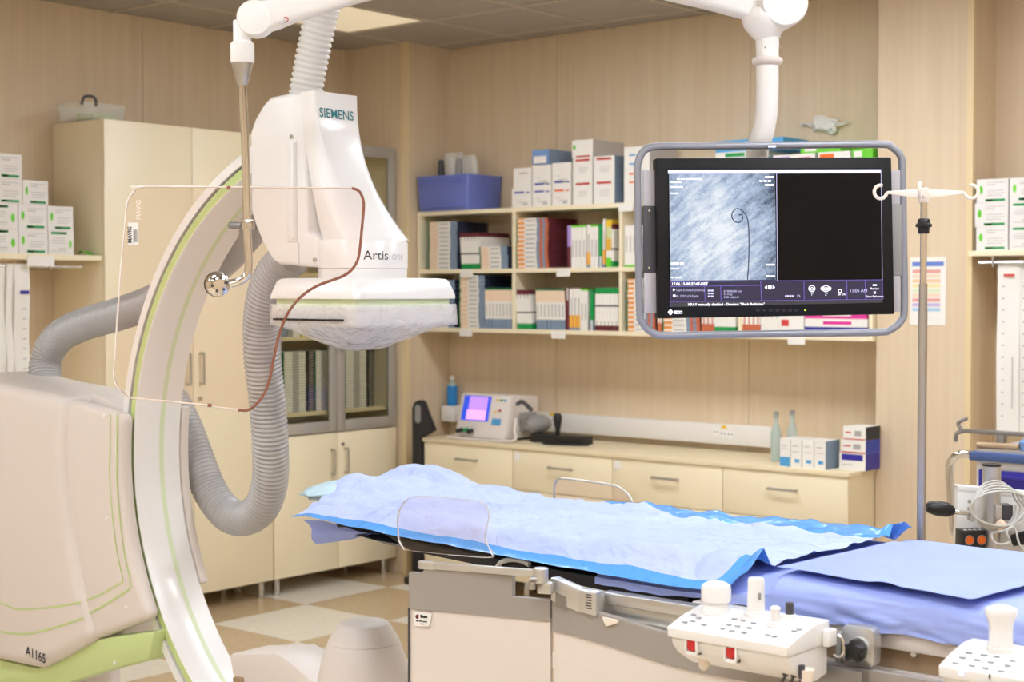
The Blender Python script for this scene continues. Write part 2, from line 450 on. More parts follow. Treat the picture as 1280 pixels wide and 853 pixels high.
t = thing('glass_cabinet', 'tall cream cabinet with metal-framed glass doors in the corner', 'cabinet', (-6.29, 5.78, 0))
y0, y1 = 5.314, 6.228; ym = 5.773
b = MB().box(XL + .002, XL + .02, y0, y1, .092, 2.41)
b.box(XL + .02, XC - .02, y0, y0 + .018, .092, 2.41).box(XL + .02, XC - .02, y1 - .018, y1, .092, 2.41)
b.box(XL + .02, XC - .02, y0 + .018, y1 - .018, 2.392, 2.41).box(XL + .02, XC - .02, y0 + .018, y1 - .018, .092, .11)
b.box(XL + .02, XC - .03, y0 + .018, y1 - .018, .80, .82)
part('body', b, 'cab', t, smooth=0)
GS = (.955, 1.36, 1.70, 2.04)
for z in GS: part('shelf', MB().box(XL + .02, XC - .045, y0 + .019, y1 - .019, z - .02, z), 'cab_in', t, smooth=0)
for a, c, hy in ((y0 + .001, ym - .0015, ym - .05), (ym + .0015, y1 - .001, ym + .05)):
    d = part('door', MB().box(XC - .02, XC, a, c, .094, .835), 'cab', t, bevel=.0015)
    handle(d, XC, hy, .68, .13, 'z')
    g = MB(); zb, zt, fw = .842, 2.408, .055
    g.box(XC - .02, XC, a, a + fw, zb, zt).box(XC - .02, XC, c - fw, c, zb, zt).box(XC - .02, XC, a + fw, c - fw, zb, zb + .06).box(XC - .02, XC, a + fw, c - fw, zt - .06, zt)
    g = part('glass_door', g, 'door_alu', t, bevel=.002, label='brushed metal door frame')
    part('pane', MB().box(XC - .013, XC - .009, a + fw - .004, c - fw + .004, zb + .056, zt - .056), 'glass', g, smooth=0)
    handle(g, XC, hy + (.022 if hy < ym else -.022), 1.33, .1, 'z', r=.005, out=.02)
part('lock', MB().cyl((XC, ym + .03, .77), (XC + .01, ym + .03, .77), .01, seg=12), 'steel', t)
part('wall_knob', MB().cyl((XC - .2, y1 - .018, 1.16), (XC - .2, y1 - .05, 1.16), .02, .014, seg=12), 'black', t)
for y in (5.37, 6.17): foot(t, XC - .05, y); foot(t, XL + .06, y)

# clear plastic tub on top of the tall cabinet
t = thing('plastic_tub', 'clear plastic tub with a dark handle on top of the tall cabinet', 'tub', (-6.3, 4.55, 2.41))
ty = onx(-6.25, 119, 135).y; rg = []
for k, (z, g) in enumerate(((2.411, .012), (2.415, .008), (2.48, 0), (2.487, -.006), (2.491, -.006), (2.491, .002), (2.42, .012))):
    rg.append([(x, y, z) for x, y in rrect(-6.28, ty, .11 - g, .13 - g, .03)])
part('tub_body', MB().loft(rg), 'tub', t)
part('tub_handle', MB().tube(catmull([(-6.17, ty - .13, 2.475), (-6.165, ty - .12, 2.51), (-6.165, ty - .085, 2.518), (-6.165, ty - .06, 2.51), (-6.17, ty - .05, 2.475)], 5), .007, 8), 'darkgrey', t)
part('contents', MB().obox((-6.28, ty + .03, 2.437), (.13, .15, .03), Matrix.Rotation(.1, 3, 'Z')), 'lime', t, bevel=.01)

# ================================================================== SLIM STERILE-PACK BOXES (bands run along the length)
def slim_mesh(name, bands, L=.22, T=.023, D=.25, side=None):
    mb = MB(); x = 0; mats = []; tot = sum(bb[0] for bb in bands)
    def mi(n):
        if n not in mats: mats.append(n)
        return mats.index(n)
    for bb in bands:
        x2 = x + L * bb[0] / tot; m0 = mi(bb[1]); ms = mi(bb[3]) if len(bb) > 3 and bb[3] else m0
        zs = (0, T * .3, T * .62, T)
        for i in range(3):
            mm = mi(bb[2]) if (len(bb) > 2 and bb[2] and i == 1) else m0
            mb.quad((x, 0, zs[i]), (x2, 0, zs[i]), (x2, 0, zs[i + 1]), (x, 0, zs[i + 1]), mm)
        mb.quad((x, 0, T), (x2, 0, T), (x2, D, T), (x, D, T), ms); mb.quad((x, 0, 0), (x, D, 0), (x2, D, 0), (x2, 0, 0), ms)
        mb.quad((x, D, 0), (x, D, T), (x2, D, T), (x2, D, 0), ms)
        x = x2
    e0 = mi(bands[0][1]); e1 = mi(bands[-1][3] if len(bands[-1]) > 3 and bands[-1][3] else bands[-1][1])
    mb.quad((0, 0, 0), (0, 0, T), (0, D, T), (0, D, 0), e0); mb.quad((L, 0, 0), (L, D, 0), (L, D, T), (L, 0, T), e1)
    me = mesh_of(mb, name, mats, smooth=0)
    bm = bmesh.new(); bm.from_mesh(me); bmesh.ops.remove_doubles(bm, verts=bm.verts, dist=1e-5); bm.to_mesh(me); bm.free()
    return me
SL = {
    'peach': slim_mesh('slim_box', [(.05, 'green_dk'), (.28, 'peach'), (.05, 'paper'), (.32, 'paper', 'paper_line'), (.06, 'paper'), (.24, 'slate', None, 'navy')]),
    'orange': slim_mesh('slim_box', [(.04, 'green_dk'), (.22, 'orange_print', 'paper'), (.03, 'paper'), (.3, 'paper', 'paper_line'), (.05, 'paper'), (.1, 'slate', None, 'navy'), (.08, 'rust', None, 'maroon'), (.08, 'slate', None, 'navy'), (.1, 'rust', None, 'maroon')]),
    'green': slim_mesh('slim_box', [(.14, 'green'), (.26, 'paper'), (.04, 'darkgrey'), (.34, 'paper'), (.1, 'paper', 'paper_line'), (.12, 'maroon')]),
    'white': slim_mesh('slim_box', [(.05, 'green_lt'), (.3, 'paper'), (.4, 'paper', 'paper_line'), (.25, 'paper')]),
    'yellow': slim_mesh('slim_box', [(.06, 'slate'), (.3, 'orange_print', 'yellow'), (.42, 'paper', 'paper_line'), (.22, 'paper')]),
    'maroon': slim_mesh('slim_box', [(.7, 'maroon'), (.3, 'maroon', 'paper')]),
    'navy': slim_mesh('slim_box', [(.2, 'slate'), (.8, 'navy')]),
    'multi': slim_mesh('slim_box', [(.2, 'green_lt'), (.15, 'paper'), (.25, 'yellow', 'rust'), (.25, 'peach', 'green_lt'), (.15, 'yellow')]),
    'lilac': slim_mesh('slim_box', [(.5, 'maroon'), (.5, 'lilac')]),
    'allgreen': slim_mesh('slim_box', [(.25, 'slate', 'paper'), (.7, 'green'), (.05, 'green_dk')]),
    'rust': slim_mesh('slim_box', [(.2, 'rust'), (.5, 'paper', 'rust'), (.3, 'rust')]),
    'thin': slim_mesh('slim_box', [(.06, 'green_dk'), (.36, 'paper', 'paper_line'), (.28, 'paper_line', 'grey'), (.3, 'paper', 'grey')], L=.17, T=.0145, D=.2),  # middle strips paint the stack's shaded gaps onto the box ends
    'thin_grey': slim_mesh('slim_box', [(.3, 'paper'), (.4, 'grey', 'paper_line'), (.3, 'paper')], L=.16, T=.0145, D=.2),
    'thin_dark': slim_mesh('slim_box', [(.15, 'black_soft'), (.7, 'black_soft', 'paper_line'), (.15, 'black_soft')], L=.05, T=.0145, D=.2),
    'thin_blue': slim_mesh('slim_box', [(.3, 'slate'), (.4, 'paper', 'paper_line'), (.3, 'slate')], L=.1, T=.0145, D=.2),
}
DESC = {'peach': 'peach-and-blue slim pack', 'orange': 'orange-and-white slim pack', 'green': 'green-ended white slim pack', 'white': 'plain white slim pack', 'yellow': 'yellow-ended white slim pack',
        'maroon': 'maroon slim pack', 'navy': 'navy slim pack', 'multi': 'green, yellow and red slim pack', 'lilac': 'lilac-topped slim pack', 'rust': 'rust-striped slim pack', 'allgreen': 'solid green slim pack'}
def put(me, loc, R, label, group):
    o = bpy.data.objects.new('slim_box', me); col.objects.link(o)
    o.matrix_world = Matrix.Translation(V(loc)) @ R.to_4x4()
    o['label'] = label; o['category'] = 'box'; o['group'] = group; return o
YS = 6.315            # front of the shelf unit
def flat_stack(kind, x, z, n, where, group, T=.0242, sx=1, yo=.012):
    for i in range(n):
        R = Matrix.Rotation(random.uniform(-.01, .01), 3, 'Z')
        o = put(SL[kind], (x + random.uniform(-.002, .002), YS + yo + random.uniform(0, .004), z + i * T + .0004), R,
                DESC[kind] + ', ' + ORD[n - i] + ' down the ' + where, group)
        o.scale = (sx, 1, 1)
def upright(kind, x, z, n, where, group, tilt=0, T=.0242, sc=1, flip=False, yo=.012, ts=1):
    T = T * ts
    for i in range(n):
        R = Matrix.Rotation(-math.pi / 2 + tilt, 3, 'Y') if not flip else Matrix.Rotation(math.pi / 2 + tilt, 3, 'Y')
        xx = x + (i + (1 if not flip else 0)) * T / math.cos(tilt)
        zz = z + .0005 + ((0.22 * sc) if flip else 0)
        if not flip and tilt > 0: zz += 0
        if not flip and tilt < 0: zz += .0234 * math.sin(-tilt)
        o = put(SL[kind], (xx, YS + yo + random.uniform(0, .004), zz), R, DESC[kind] + ' standing ' + ORD[i + 1] + ' from left, ' + where, group)
        o.scale = (sc, 1, ts)

# ================================================================== LONG SHELF UNIT ON THE BACK WALL
DX = [-6.0, -5.29, -4.583, -3.88, -3.187]
t = thing('wall_shelf_unit', 'long cream wall shelf unit holding sterile packs on the back wall', 'shelf', (-4.6, 6.45, 1.37))
Z1, Z2, Z3 = 1.40, 1.725, 2.05
for z in (Z1, Z2, Z3): part('shelf_board', MB().box(DX[0] + .001, DX[4] - .001, YS, YB - .001, z - .022, z), 'cab', t, smooth=0)
for i, x in enumerate(DX):
    a = x + .001 if i == 0 else (x - .019 if i == 4 else x - .009)
    for z0, z1 in ((Z1, Z2 - .022), (Z2, Z3 - .022)): part('divider', MB().box(a, a + .018, YS + .002, YB - .001, z0, z1), 'cab', t, smooth=0)
def shelf_tag(px, py, z):
    p = ony(YS - .003, px, py)
    part('label_holder', MB().box(p.x - .045, p.x + .045, YS - .004, YS - .0005, z - .045, z - .004), 'paper', t, smooth=0)
for px, z in ((583, Z2), (704, Z2), (582, Z1), (698, Z1), (782, Z3), (996, Z1)): shelf_tag(px, 340, z)
def X(px, y=YS + .012): return ony(y, px, 300).x
g1, g2, g3, g4 = 'packs in the upper left bay', 'packs in the lower left bay', 'packs in the upper second bay', 'packs in the lower second bay'
flat_stack('peach', X(535), Z2, 11, 'tall stack, upper left bay', g1)
upright('green', X(577) , Z2, 6, 'upper left bay, leaning', g1, tilt=-.08, sc=.9)

flat_stack('peach', X(535), Z1, 11, 'left stack, lower left bay', g2, sx=.9)
flat_stack('peach', X(573.5), Z1, 12, 'right stack, lower left bay', g2, sx=.86)
upright('peach', X(606), Z1, 8, 'lower left bay', g2, sc=1.0, flip=True)
flat_stack('orange', X(645), Z2, 11, 'wide stack, upper second bay', g3)
upright('lilac', X(709), Z2, 1, 'upper second bay', g3)
upright('white', X(713.5), Z2, 4, 'upper second bay', g3, flip=True)
upright('yellow', X(733), Z2, 1, 'upper second bay', g3)
upright('white', X(738), Z2, 2, 'upper second bay, right of the yellow-ended one', g3, flip=True)
upright('allgreen', X(748), Z2, 1, 'upper second bay', g3, sc=1.02)
upright('yellow', X(753), Z2, 1, 'upper second bay, beside the green one', g3, ts=.6, sc=1.12)
upright('multi', X(757), Z2, 3, 'upper second bay, by the divider', g3, sc=1.1, ts=.5)
upright('green', X(764), Z2, 1, 'upper second bay, last', g3, ts=.6)
upright('green', X(647), Z1, 4, 'lower second bay, leaning', g4, tilt=-.1, sc=.95)
upright('peach', X(669), Z1, 8, 'lower second bay', g4, flip=True, sc=.98, tilt=-.04)
upright('maroon', X(706.5), Z1, 1, 'lower second bay', g4)
upright('yellow', X(711.5), Z1, 3, 'lower second bay', g4, sc=.98)
upright('white', X(725.5), Z1, 2, 'lower second bay', g4, sc=.98, flip=True)
upright('allgreen', X(737), Z1, 1, 'lower second bay', g4, sc=.96)
upright('green', X(744), Z1, 6, 'lower second bay, by the divider', g4, flip=True)
# bays hidden behind the monitor: what shows at its edges
g5 = 'packs in the third bay'; g6 = 'packs in the fourth bay'
upright('white', X(780), Z2, 6, 'upper third bay', g5, sc=.95)
flat_stack('orange', X(783), Z1, 11, 'left stack, lower third bay', g5, sx=.8)
upright('rust', X(822), Z1, 1, 'lower third bay', g5)
flat_stack('orange', X(828), Z1, 11, 'middle stack, lower third bay', g5)
upright('rust', X(877), Z1, 3, 'lower third bay, right of the stacks', g5, sc=1)
upright('green', X(893), Z1, 5, 'lower third bay, by the divider', g5)
upright('rust', X(928), Z1, 4, 'lower fourth bay', g6)
upright('white', X(951), Z1, 4, 'lower fourth bay', g6)
# cartons in the fourth bay, under the monitor
def carton(label, x0, x1, y0, y1, z0, z1, prints=(), base='paper', group=None, name='carton', cat='box', face='y', sidem=None):
    """prints: (u0,u1,v0,v1,mat) as fractions of the front face"""
    mats = [base]; mb = MB()
    def mi(n):
        if n not in mats: mats.append(n)
        return mats.index(n)
    mb.box(x0, x1, y0, y1, z0, z1)
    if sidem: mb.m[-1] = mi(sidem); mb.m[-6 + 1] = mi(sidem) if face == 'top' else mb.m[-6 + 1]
    for pr in prints:
        u0, u1, v0, v1, pm = pr[:5]; za, zb_ = z0 + (z1 - z0) * v0, z0 + (z1 - z0) * v1; k = mi(pm); e_ = .0008
        oval = len(pr) > 5
        pts = [(math.cos(a), math.sin(a)) for a in [2 * math.pi * q / 14 for q in range(14)]] if oval else [(-1, -1), (1, -1), (1, 1), (-1, 1)]
        cu, cv, hu, hv = (u0 + u1) / 2, (za + zb_) / 2, (u1 - u0) / 2, (zb_ - za) / 2
        if face == 'y': P = [(x0 + (x1 - x0) * (cu + hu * a), y0 - e_, cv + hv * b_) for a, b_ in pts]
        else: P = [(x1 + e_, y0 + (y1 - y0) * (cu + hu * a), cv + hv * b_) for a, b_ in pts]
        mb.add(P, [tuple(range(len(P)))], k)
    return single(name, mb, mats, label, cat, ((x0 + x1) / 2, (y0 + y1) / 2, z0), group=group, smooth=0)
xa = X(974); carton('white carton under the monitor in the fourth bay', xa, xa + .13, 6.33, 6.56, Z1, Z1 + .2, ((.1, .4, .2, .35, 'red_print'),))
xa = X(1006); w4 = -3.215 - xa
for i, (mm, m2) in enumerate((('cobalt', 'sky_print'), ('paper', 'magenta'), ('magenta', 'paper'), ('cobalt', 'paper'), ('magenta', 'paper'))):
    carton('%s flat carton lying %s from the bottom in the fourth bay' % (('blue', 'white and pink', 'pink', 'blue', 'pink')[i], ORD[i + 1]), xa, xa + w4 - .004 * i, 6.33, 6.57, Z1 + .0385 * i, Z1 + .0385 * i + .038, ((.3, .75, .3, .7, m2),), base=mm, group='flat cartons in the fourth bay')
upright('white', X(820), Z2, 5, 'upper third bay behind the monitor', g5)

# cartons on top of the unit
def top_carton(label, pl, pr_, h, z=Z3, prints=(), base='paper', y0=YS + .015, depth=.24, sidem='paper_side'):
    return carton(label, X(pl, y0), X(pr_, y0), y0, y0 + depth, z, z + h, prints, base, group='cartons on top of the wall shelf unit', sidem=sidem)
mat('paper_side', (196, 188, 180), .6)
bp = lambda v, m_='blue_print': ((.12, .62, v, v + .09, m_), (.7, .9, v, v + .06, m_), (.3, .8, .25, .28, 'paper_line'), (.55, .8, .12, .2, 'paper_line'), (.2, .45, .4, .42, 'paper_line'))
HB = .098
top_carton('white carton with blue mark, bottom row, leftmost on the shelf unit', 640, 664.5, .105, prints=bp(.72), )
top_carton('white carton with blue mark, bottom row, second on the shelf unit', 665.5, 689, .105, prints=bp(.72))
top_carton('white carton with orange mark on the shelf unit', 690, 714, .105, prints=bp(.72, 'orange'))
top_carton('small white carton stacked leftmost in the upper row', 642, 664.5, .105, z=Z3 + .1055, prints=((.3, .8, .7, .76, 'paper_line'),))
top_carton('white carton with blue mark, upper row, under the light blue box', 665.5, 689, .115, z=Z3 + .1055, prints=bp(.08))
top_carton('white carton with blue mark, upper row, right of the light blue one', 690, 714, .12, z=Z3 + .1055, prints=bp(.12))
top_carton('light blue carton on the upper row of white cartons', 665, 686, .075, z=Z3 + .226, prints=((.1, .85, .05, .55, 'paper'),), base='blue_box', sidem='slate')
rp_ = ((.15, .85, .84, .93, 'red'), (.3, .75, .55, .57, 'paper_line'), (.3, .75, .45, .47, 'paper_line'), (.3, .7, .35, .37, 'paper_line'))
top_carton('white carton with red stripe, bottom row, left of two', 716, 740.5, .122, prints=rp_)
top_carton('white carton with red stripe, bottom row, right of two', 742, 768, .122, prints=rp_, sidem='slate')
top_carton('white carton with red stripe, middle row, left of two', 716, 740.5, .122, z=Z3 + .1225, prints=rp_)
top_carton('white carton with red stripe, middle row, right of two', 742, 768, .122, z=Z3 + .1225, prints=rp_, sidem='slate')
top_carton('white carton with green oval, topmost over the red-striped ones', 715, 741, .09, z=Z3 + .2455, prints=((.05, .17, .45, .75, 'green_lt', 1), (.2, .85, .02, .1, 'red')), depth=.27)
top_carton('tall white carton with blue and orange dashes beside the monitor', 780, 812, .28, prints=((.2, .45, .84, .87, 'sky_print'), (.2, .45, .68, .71, 'sky_print'), (.2, .5, .5, .53, 'orange'), (.2, .5, .35, .38, 'orange')))
# behind / above the monitor
top_carton('plain cream carton seen through the monitor frame', 815, 885, .2, prints=((.2, .4, .5, .52, 'paper_line'),))
def flatbox(lbl, pl, pr_, z, h, base, prints=(), y0=YS + .02): top_carton(lbl, pl, pr_, h, z=Z3 + z, prints=prints, base=base, sidem=base, y0=y0)
flatbox('white carton at the bottom of the blue stack behind the monitor', 893, 955, 0, .145, 'paper')
flatbox('blue flat carton, lower of two behind the monitor pole', 893, 955, .1455, .045, 'sky_print', ((.05, .7, .3, .6, 'paper'),))
flatbox('white and green flat carton behind the monitor pole', 894, 955, .191, .03, 'paper', ((.2, .6, .2, .8, 'green'),))
flatbox('blue flat carton at the top behind the monitor pole', 894, 978, .2215, .055, 'sky_print', ((.2, .35, .2, .8, 'green'), (.4, .6, .2, .8, 'paper')))
flatbox('white carton low behind the monitor, right of the blue stack', 985, 1040, 0, .15, 'paper')
flatbox('white and violet flat carton right of the monitor pole', 966, 1018, .1505, .04, 'paper', ((.02, .4, .2, .8, 'lilac'), (.6, .9, .3, .6, 'magenta')))
flatbox('green flat carton right of the monitor pole', 1000, 1050, .191, .04, 'green_lt', ((.1, .4, .2, .8, 'paper'),))
flatbox('white carton low at the right end of the shelf unit', 1042, 1086, 0, .15, 'paper')
flatbox('orange and white flat carton at the right end of the unit', 1022, 1062, .1505, .04, 'paper', ((.05, .5, .2, .8, 'orange'),))
flatbox('bright green flat carton at the right end of the unit', 1064, 1090, .1505, .045, 'green_lt', ((.1, .5, .2, .8, 'paper'),))
# crumpled plastic wrap on the wall above
def nzz(i, j, k_): return noise.noise(V((i * .83, j * .71, k_ * 3.3)))
t = thing('plastic_wrap', 'crumpled clear plastic wrap stuck on the back wall above the monitor', 'plastic wrap', V((ony(YB - .03, 1030, 155).x, YB - .03, ony(YB - .03, 1030, 155).z)))
c = ony(YB - .03, 1030, 155); lay = []
for side_ in (-1, 1):
    lay.append([[c + V((-.06 + .12 * j / 10 + .012 * nzz(i, j, 1), (.0 if side_ < 0 else .02) + .012 * nzz(i, j, 2 + side_) * (1 if 0 < i < 7 and 0 < j < 10 else 0) + (.01 if i in (0, 7) or j in (0, 10) else -.0) * -side_, .036 - .072 * i / 7 + .008 * nzz(i, j, 5) + .012 * math.sin(j * .6))) for j in range(11)] for i in range(8)])
mb = MB().grid(lay[0]).grid(lay[1])
part('wrap', mb, 'wrap_white', t, smooth=20)
part('knot', MB().tube([c + V((-.06, 0, 0)), c + V((-.1, 0, .012)), c + V((-.13, .01, .004))], [.012, .006, .01], 8), 'tub2', t)
part('tail', MB().tube([c + V((.06, 0, -.005)), c + V((.1, 0, -.006)), c + V((.12, .01, .006))], [.012, .006, .01], 8), 'tub2', t)

# blue bin with wrapped instruments
xa, xb = X(521, YS - .02), X(585, YS - .02)
t = thing('storage_bin', 'blue open plastic bin at the left end of the shelf unit', 'bin', ((xa + xb) / 2, 6.43, Z3))
rg = []
for z, g in ((Z3 + .001, .012), (Z3 + .012, .008), (Z3 + .185, 0), (Z3 + .19, -.004), (Z3 + .196, -.004), (Z3 + .196, .006), (Z3 + .02, .014)):
    rg.append([(x, y, z) for x, y in rrect((xa + xb) / 2, 6.44, (xb - xa) / 2 - g, .145 - g, .012, 3)])
part('bin_body', MB().loft(rg), 'blue_bin', t)
part('grip_rail', MB().box(xa + .03, xb - .03, 6.287, 6.293, Z3 + .14, Z3 + .152).box(xa + .03, xb - .03, 6.287, 6.293, Z3 + .02, Z3 + .028), 'blue_bin', t, bevel=.001)
for i, (dx, dy, h, wd, tl, mm, lb) in enumerate(((.03, .09, .31, .17, 0, 'tub2', 'large clear sterile pouch at the back of the blue bin'), (.075, .045, .275, .075, .03, 'tub2', 'white wrapped pouch in the blue bin'), (.0, .045, .265, .04, .0, 'darkgrey', 'dark bottle end showing at the left of the blue bin'),
        (.135, .045, .265, .04, 0, 'grey', 'grey bottle end showing in the middle of the blue bin'), (.195, .07, .28, .13, -.08, 'tub2', 'clear pouch slumped at the right of the blue bin'))):
    base = V((xa + .03 + dx, 6.34 + dy * 1.6, Z3 + .03))
    R = Matrix.Rotation(tl, 3, 'Y'); rings = []
    for k in range(7):
        f_ = k / 6; sx = wd / 2 * (1 - .25 * f_ ** 3); sy = .012 + .012 * math.sin(f_ * 3)
        rings.append([base + R @ V((x, y, f_ * h)) for x, y in rrect(.05, 0, sx, sy, sy * .9, 3)])
    single('sterile_pouch', MB().loft(rings), mm, lb, 'pouch', base, group='pouches in the blue bin')
# two upright slim packs and a low stack that stand in front in the upper left bay
flat_stack('peach', X(600), Z2, 5, 'low stack, upper left bay', g1, yo=.005, sx=.92)

# ================================================================== GLASS CABINET CONTENTS (front faces +X)
RX = Matrix.Rotation(math.pi / 2, 3, 'Z')       # box length along +Y, front towards +X
def cab_stack(kind, y, z, n, where, desc, scale=1):
    for i in range(n):
        put(SL[kind], (XC - .06 - random.uniform(0, .003), y + random.uniform(-.001, .001), z + .0148 * i + .0005), RX, '%s, %s down the %s' % (desc, ORD[n - i], where), 'thin boxes behind the cabinet glass').scale = (scale, 1, 1)
def CY_(px): return onx(XC - .06, px, 480).y
z = GS[0]
cab_stack('thin', CY_(354), z, 22, 'left stack behind the left glass door', 'thin white box', .95)
cab_stack('thin_dark', CY_(385.5), z, 22, 'dark stack behind the left glass door', 'thin dark box', .9)
cab_stack('thin', CY_(394.5), z, 22, 'right stack behind the left glass door', 'thin white box', .6)
cab_stack('thin', CY_(431), z, 22, 'wide stack behind the right glass door', 'thin pale box', .98)
cab_stack('thin_dark', CY_(460.5), z, 22, 'dark stack behind the right glass door', 'thin dark box', .85)
for i, (px, mm, h) in enumerate(((352, 'slate', .2), (368, 'paper', .22), (379, 'yellow', .17), (392, 'slate', .2), (436, 'paper', .2), (452, 'orange_print', .18))):
    y = max(CY_(px), 5.336); carton('%s carton standing on the middle shelf behind the %s glass door, %s' % (('blue', 'white', 'yellow', 'pale blue', 'white', 'orange')[i], 'left' if i < 4 else 'right', ORD[i % 4 + 1]), XC - .22, XC - .07, y, y + .05, GS[1], GS[1] + h, base=mm, group='cartons in the glass cabinet', face='x')
for i, (px, mm, h) in enumerate(((455, 'rust', .2), (464, 'paper', .24), (472, 'navy', .24), (480, 'orange_print', .2))):
    y = CY_(px); carton('%s carton standing %s from left on the top shelf behind the glass' % (('rust', 'white', 'navy', 'orange')[i], ORD[i + 1]), XC - .22, XC - .07, y, y + .042, GS[2], GS[2] + h, base=mm, group='cartons in the glass cabinet', face='x')
carton('yellow flat carton lying over the top shelf cartons', XC - .2, XC - .07, CY_(455), CY_(455) + .22, GS[2] + .2405, GS[2] + .27, base='yellow', face='x')

# ================================================================== SIDE SHELVES WITH GREEN AND WHITE CARTONS
LZ = 1.77
t = thing('wall_shelf', 'cream wall shelf left of the tall cabinet carrying green-marked cartons', 'shelf', (-6.3, 3.6, LZ - .025))
part('board', MB().box(XL + .001, -6.10, 2.9, 4.279, LZ - .024, LZ), 'cab', t, smooth=0)
part('bracket', MB().cyl((-6.14, 3.0, LZ - .055), (-6.14, 4.2, LZ - .055), .006, seg=8).box(-6.4, -6.13, 4.02, 4.03, LZ - .07, LZ - .024).box(-6.4, -6.13, 3.3, 3.31, LZ - .07, LZ - .024), 'steel', t)
p = onx(-6.098, 51, 322)
part('label_holder', MB().box(-6.099, -6.096, p.y - .07, p.y + .07, LZ - .055, LZ - .008), 'paper', t, smooth=0)
GP = ((.09, .2, .38, .74, 'green_lt', 1), (.28, .9, .06, .16, 'green'), (.33, .52, .07, .15, 'green_lt'), (.3, .9, .84, .86, 'paper_line'), (.3, .6, .74, .77, 'paper_line'), (.35, .85, .5, .52, 'paper_line'), (.35, .9, .4, .42, 'paper_line'), (.35, .8, .3, .32, 'paper_line'))
GPf = tuple((1 - a[1], 1 - a[0], 1 - a[3], 1 - a[2]) + tuple(a[4:]) for a in GP)
def gbox(px0, px1, row, flip, label, xf=-6.12):
    ya, yb = onx(xf, px0, 290).y, onx(xf, px1, 290).y; h = .1105
    carton(label, xf - .22, xf, ya, yb, LZ + row * (h + .0008), LZ + row * (h + .0008) + h, GPf if flip else GP, group='green-marked cartons on the left shelf', face='x', base='white_flat')
rows = (((-22, 22.5, 1), (23.5, 59.5, 0), (60.5, 92, 1)), ((-22, 22.5, 1), (23.5, 59, 0), (60, 91.5, 0)), ((-9, 28, 0), (29, 60.5, 0)), ((-8, 28, 0),))
rn = ('bottom row', 'second row', 'third row', 'top')
for r, row in enumerate(rows):
    for c_, (a, b_, fl_) in enumerate(row):
        gbox(a, b_, r, fl_, 'white carton with green %s on the left shelf, %s' % ('ovals', (rn[r] + (', ' + ('leftmost', 'middle', 'rightmost')[c_ if len(row) == 3 else c_ * 2] if len(row) > 1 else ' one of the pile'))))
p = onx(-6.2, 100, 314)
single('wrapper', MB().grid([[V((-6.2 + .03 * i, p.y - .02 + .03 * j, LZ + .003 + .02 * max(0, math.sin(i * 1.3 + j * .9)))) for j in range(5)] for i in range(4)]), 'green_lt', 'small green and white wrapper lying beside the cartons on the left shelf', 'wrapper', (-6.2, p.y, LZ))

def hanging_sheets(cx_, cy_, zt, zb, n, axis, label0):
    for i in range(n):
        off = i * .007; mats = ['paper', 'paper_line', 'cobalt', 'red_print']
        rg = []; h = zt - zb
        if axis == 'x':
            mb = MB().grid([[V((cx_ - off + .006 * math.sin(a * .8 + i), cy_[i][0] + (cy_[i][1] - cy_[i][0]) * b_ / 3, zt - h * a / 10)) for b_ in range(4)] for a in range(11)])
            x = cx_ - off + .012; y0, y1 = cy_[i]
            if i == 0: mb.add([(x, y0 + (y1 - y0) * .3, zt - .12), (x, y0 + (y1 - y0) * .9, zt - .12), (x, y0 + (y1 - y0) * .9, zt - .135), (x, y0 + (y1 - y0) * .3, zt - .135)], [(0, 1, 2, 3)], 2)
            for q in range(9 if i == 0 else 0): mb.add([(x, y0 + (y1 - y0) * .45, zt - .2 - q * .045), (x, y0 + (y1 - y0) * .7, zt - .2 - q * .045), (x, y0 + (y1 - y0) * .7, zt - .204 - q * .045), (x, y0 + (y1 - y0) * .45, zt - .204 - q * .045)], [(0, 1, 2, 3)], 1)
            base = V((cx_ - off, (y0 + y1) / 2, zb))
        else:
            x0, x1 = cx_[i]; y = cy_ + off
            mb = MB().grid([[V((x0 + (x1 - x0) * b_ / 3, y + .004 * math.sin(a * .8 + i), zt - h * a / 10)) for b_ in range(4)] for a in range(11)])
            mb.add([(x0 + .03, y - .008, zt - .05), (x1 - .02, y - .008, zt - .05), (x1 - .02, y - .008, zt - .06), (x0 + .03, y - .008, zt - .06)], [(0, 1, 2, 3)], 3)
            mb.add([(x0 + .07, y - .008, zt - .4), (x0 + .074, y - .008, zt - .4), (x0 + .074, y - .008, zt - .62), (x0 + .07, y - .008, zt - .62)], [(0, 1, 2, 3)], 1)
            for q in range(12): mb.add([(x0 + .025, y - .008, zt - .1 - q * .05), (x0 + .034, y - .008, zt - .1 - q * .05), (x0 + .034, y - .008, zt - .106 - q * .05), (x0 + .025, y - .008, zt - .106 - q * .05)], [(0, 1, 2, 3)], 1)
            base = V(((x0 + x1) / 2, y, zb))
        mats2 = mats
        single('hanging_pack', mb, mats2, label0 + ', ' + ('front one', 'second one', 'rear one')[i], 'packet', base, group='long packs hung below the shelves')
cy1 = [(onx(-6.13, 18, 400).y, onx(-6.13, 37, 400).y), (onx(-6.137, 8, 400).y, onx(-6.137, 22, 400).y), (onx(-6.144, -12, 400).y, onx(-6.144, 10, 400).y)]
hanging_sheets(-6.13, cy1, onx(-6.13, 30, 330).z, onx(-6.13, 30, 482).z, 3, 'x', 'long white sterile pack hanging under the left shelf')

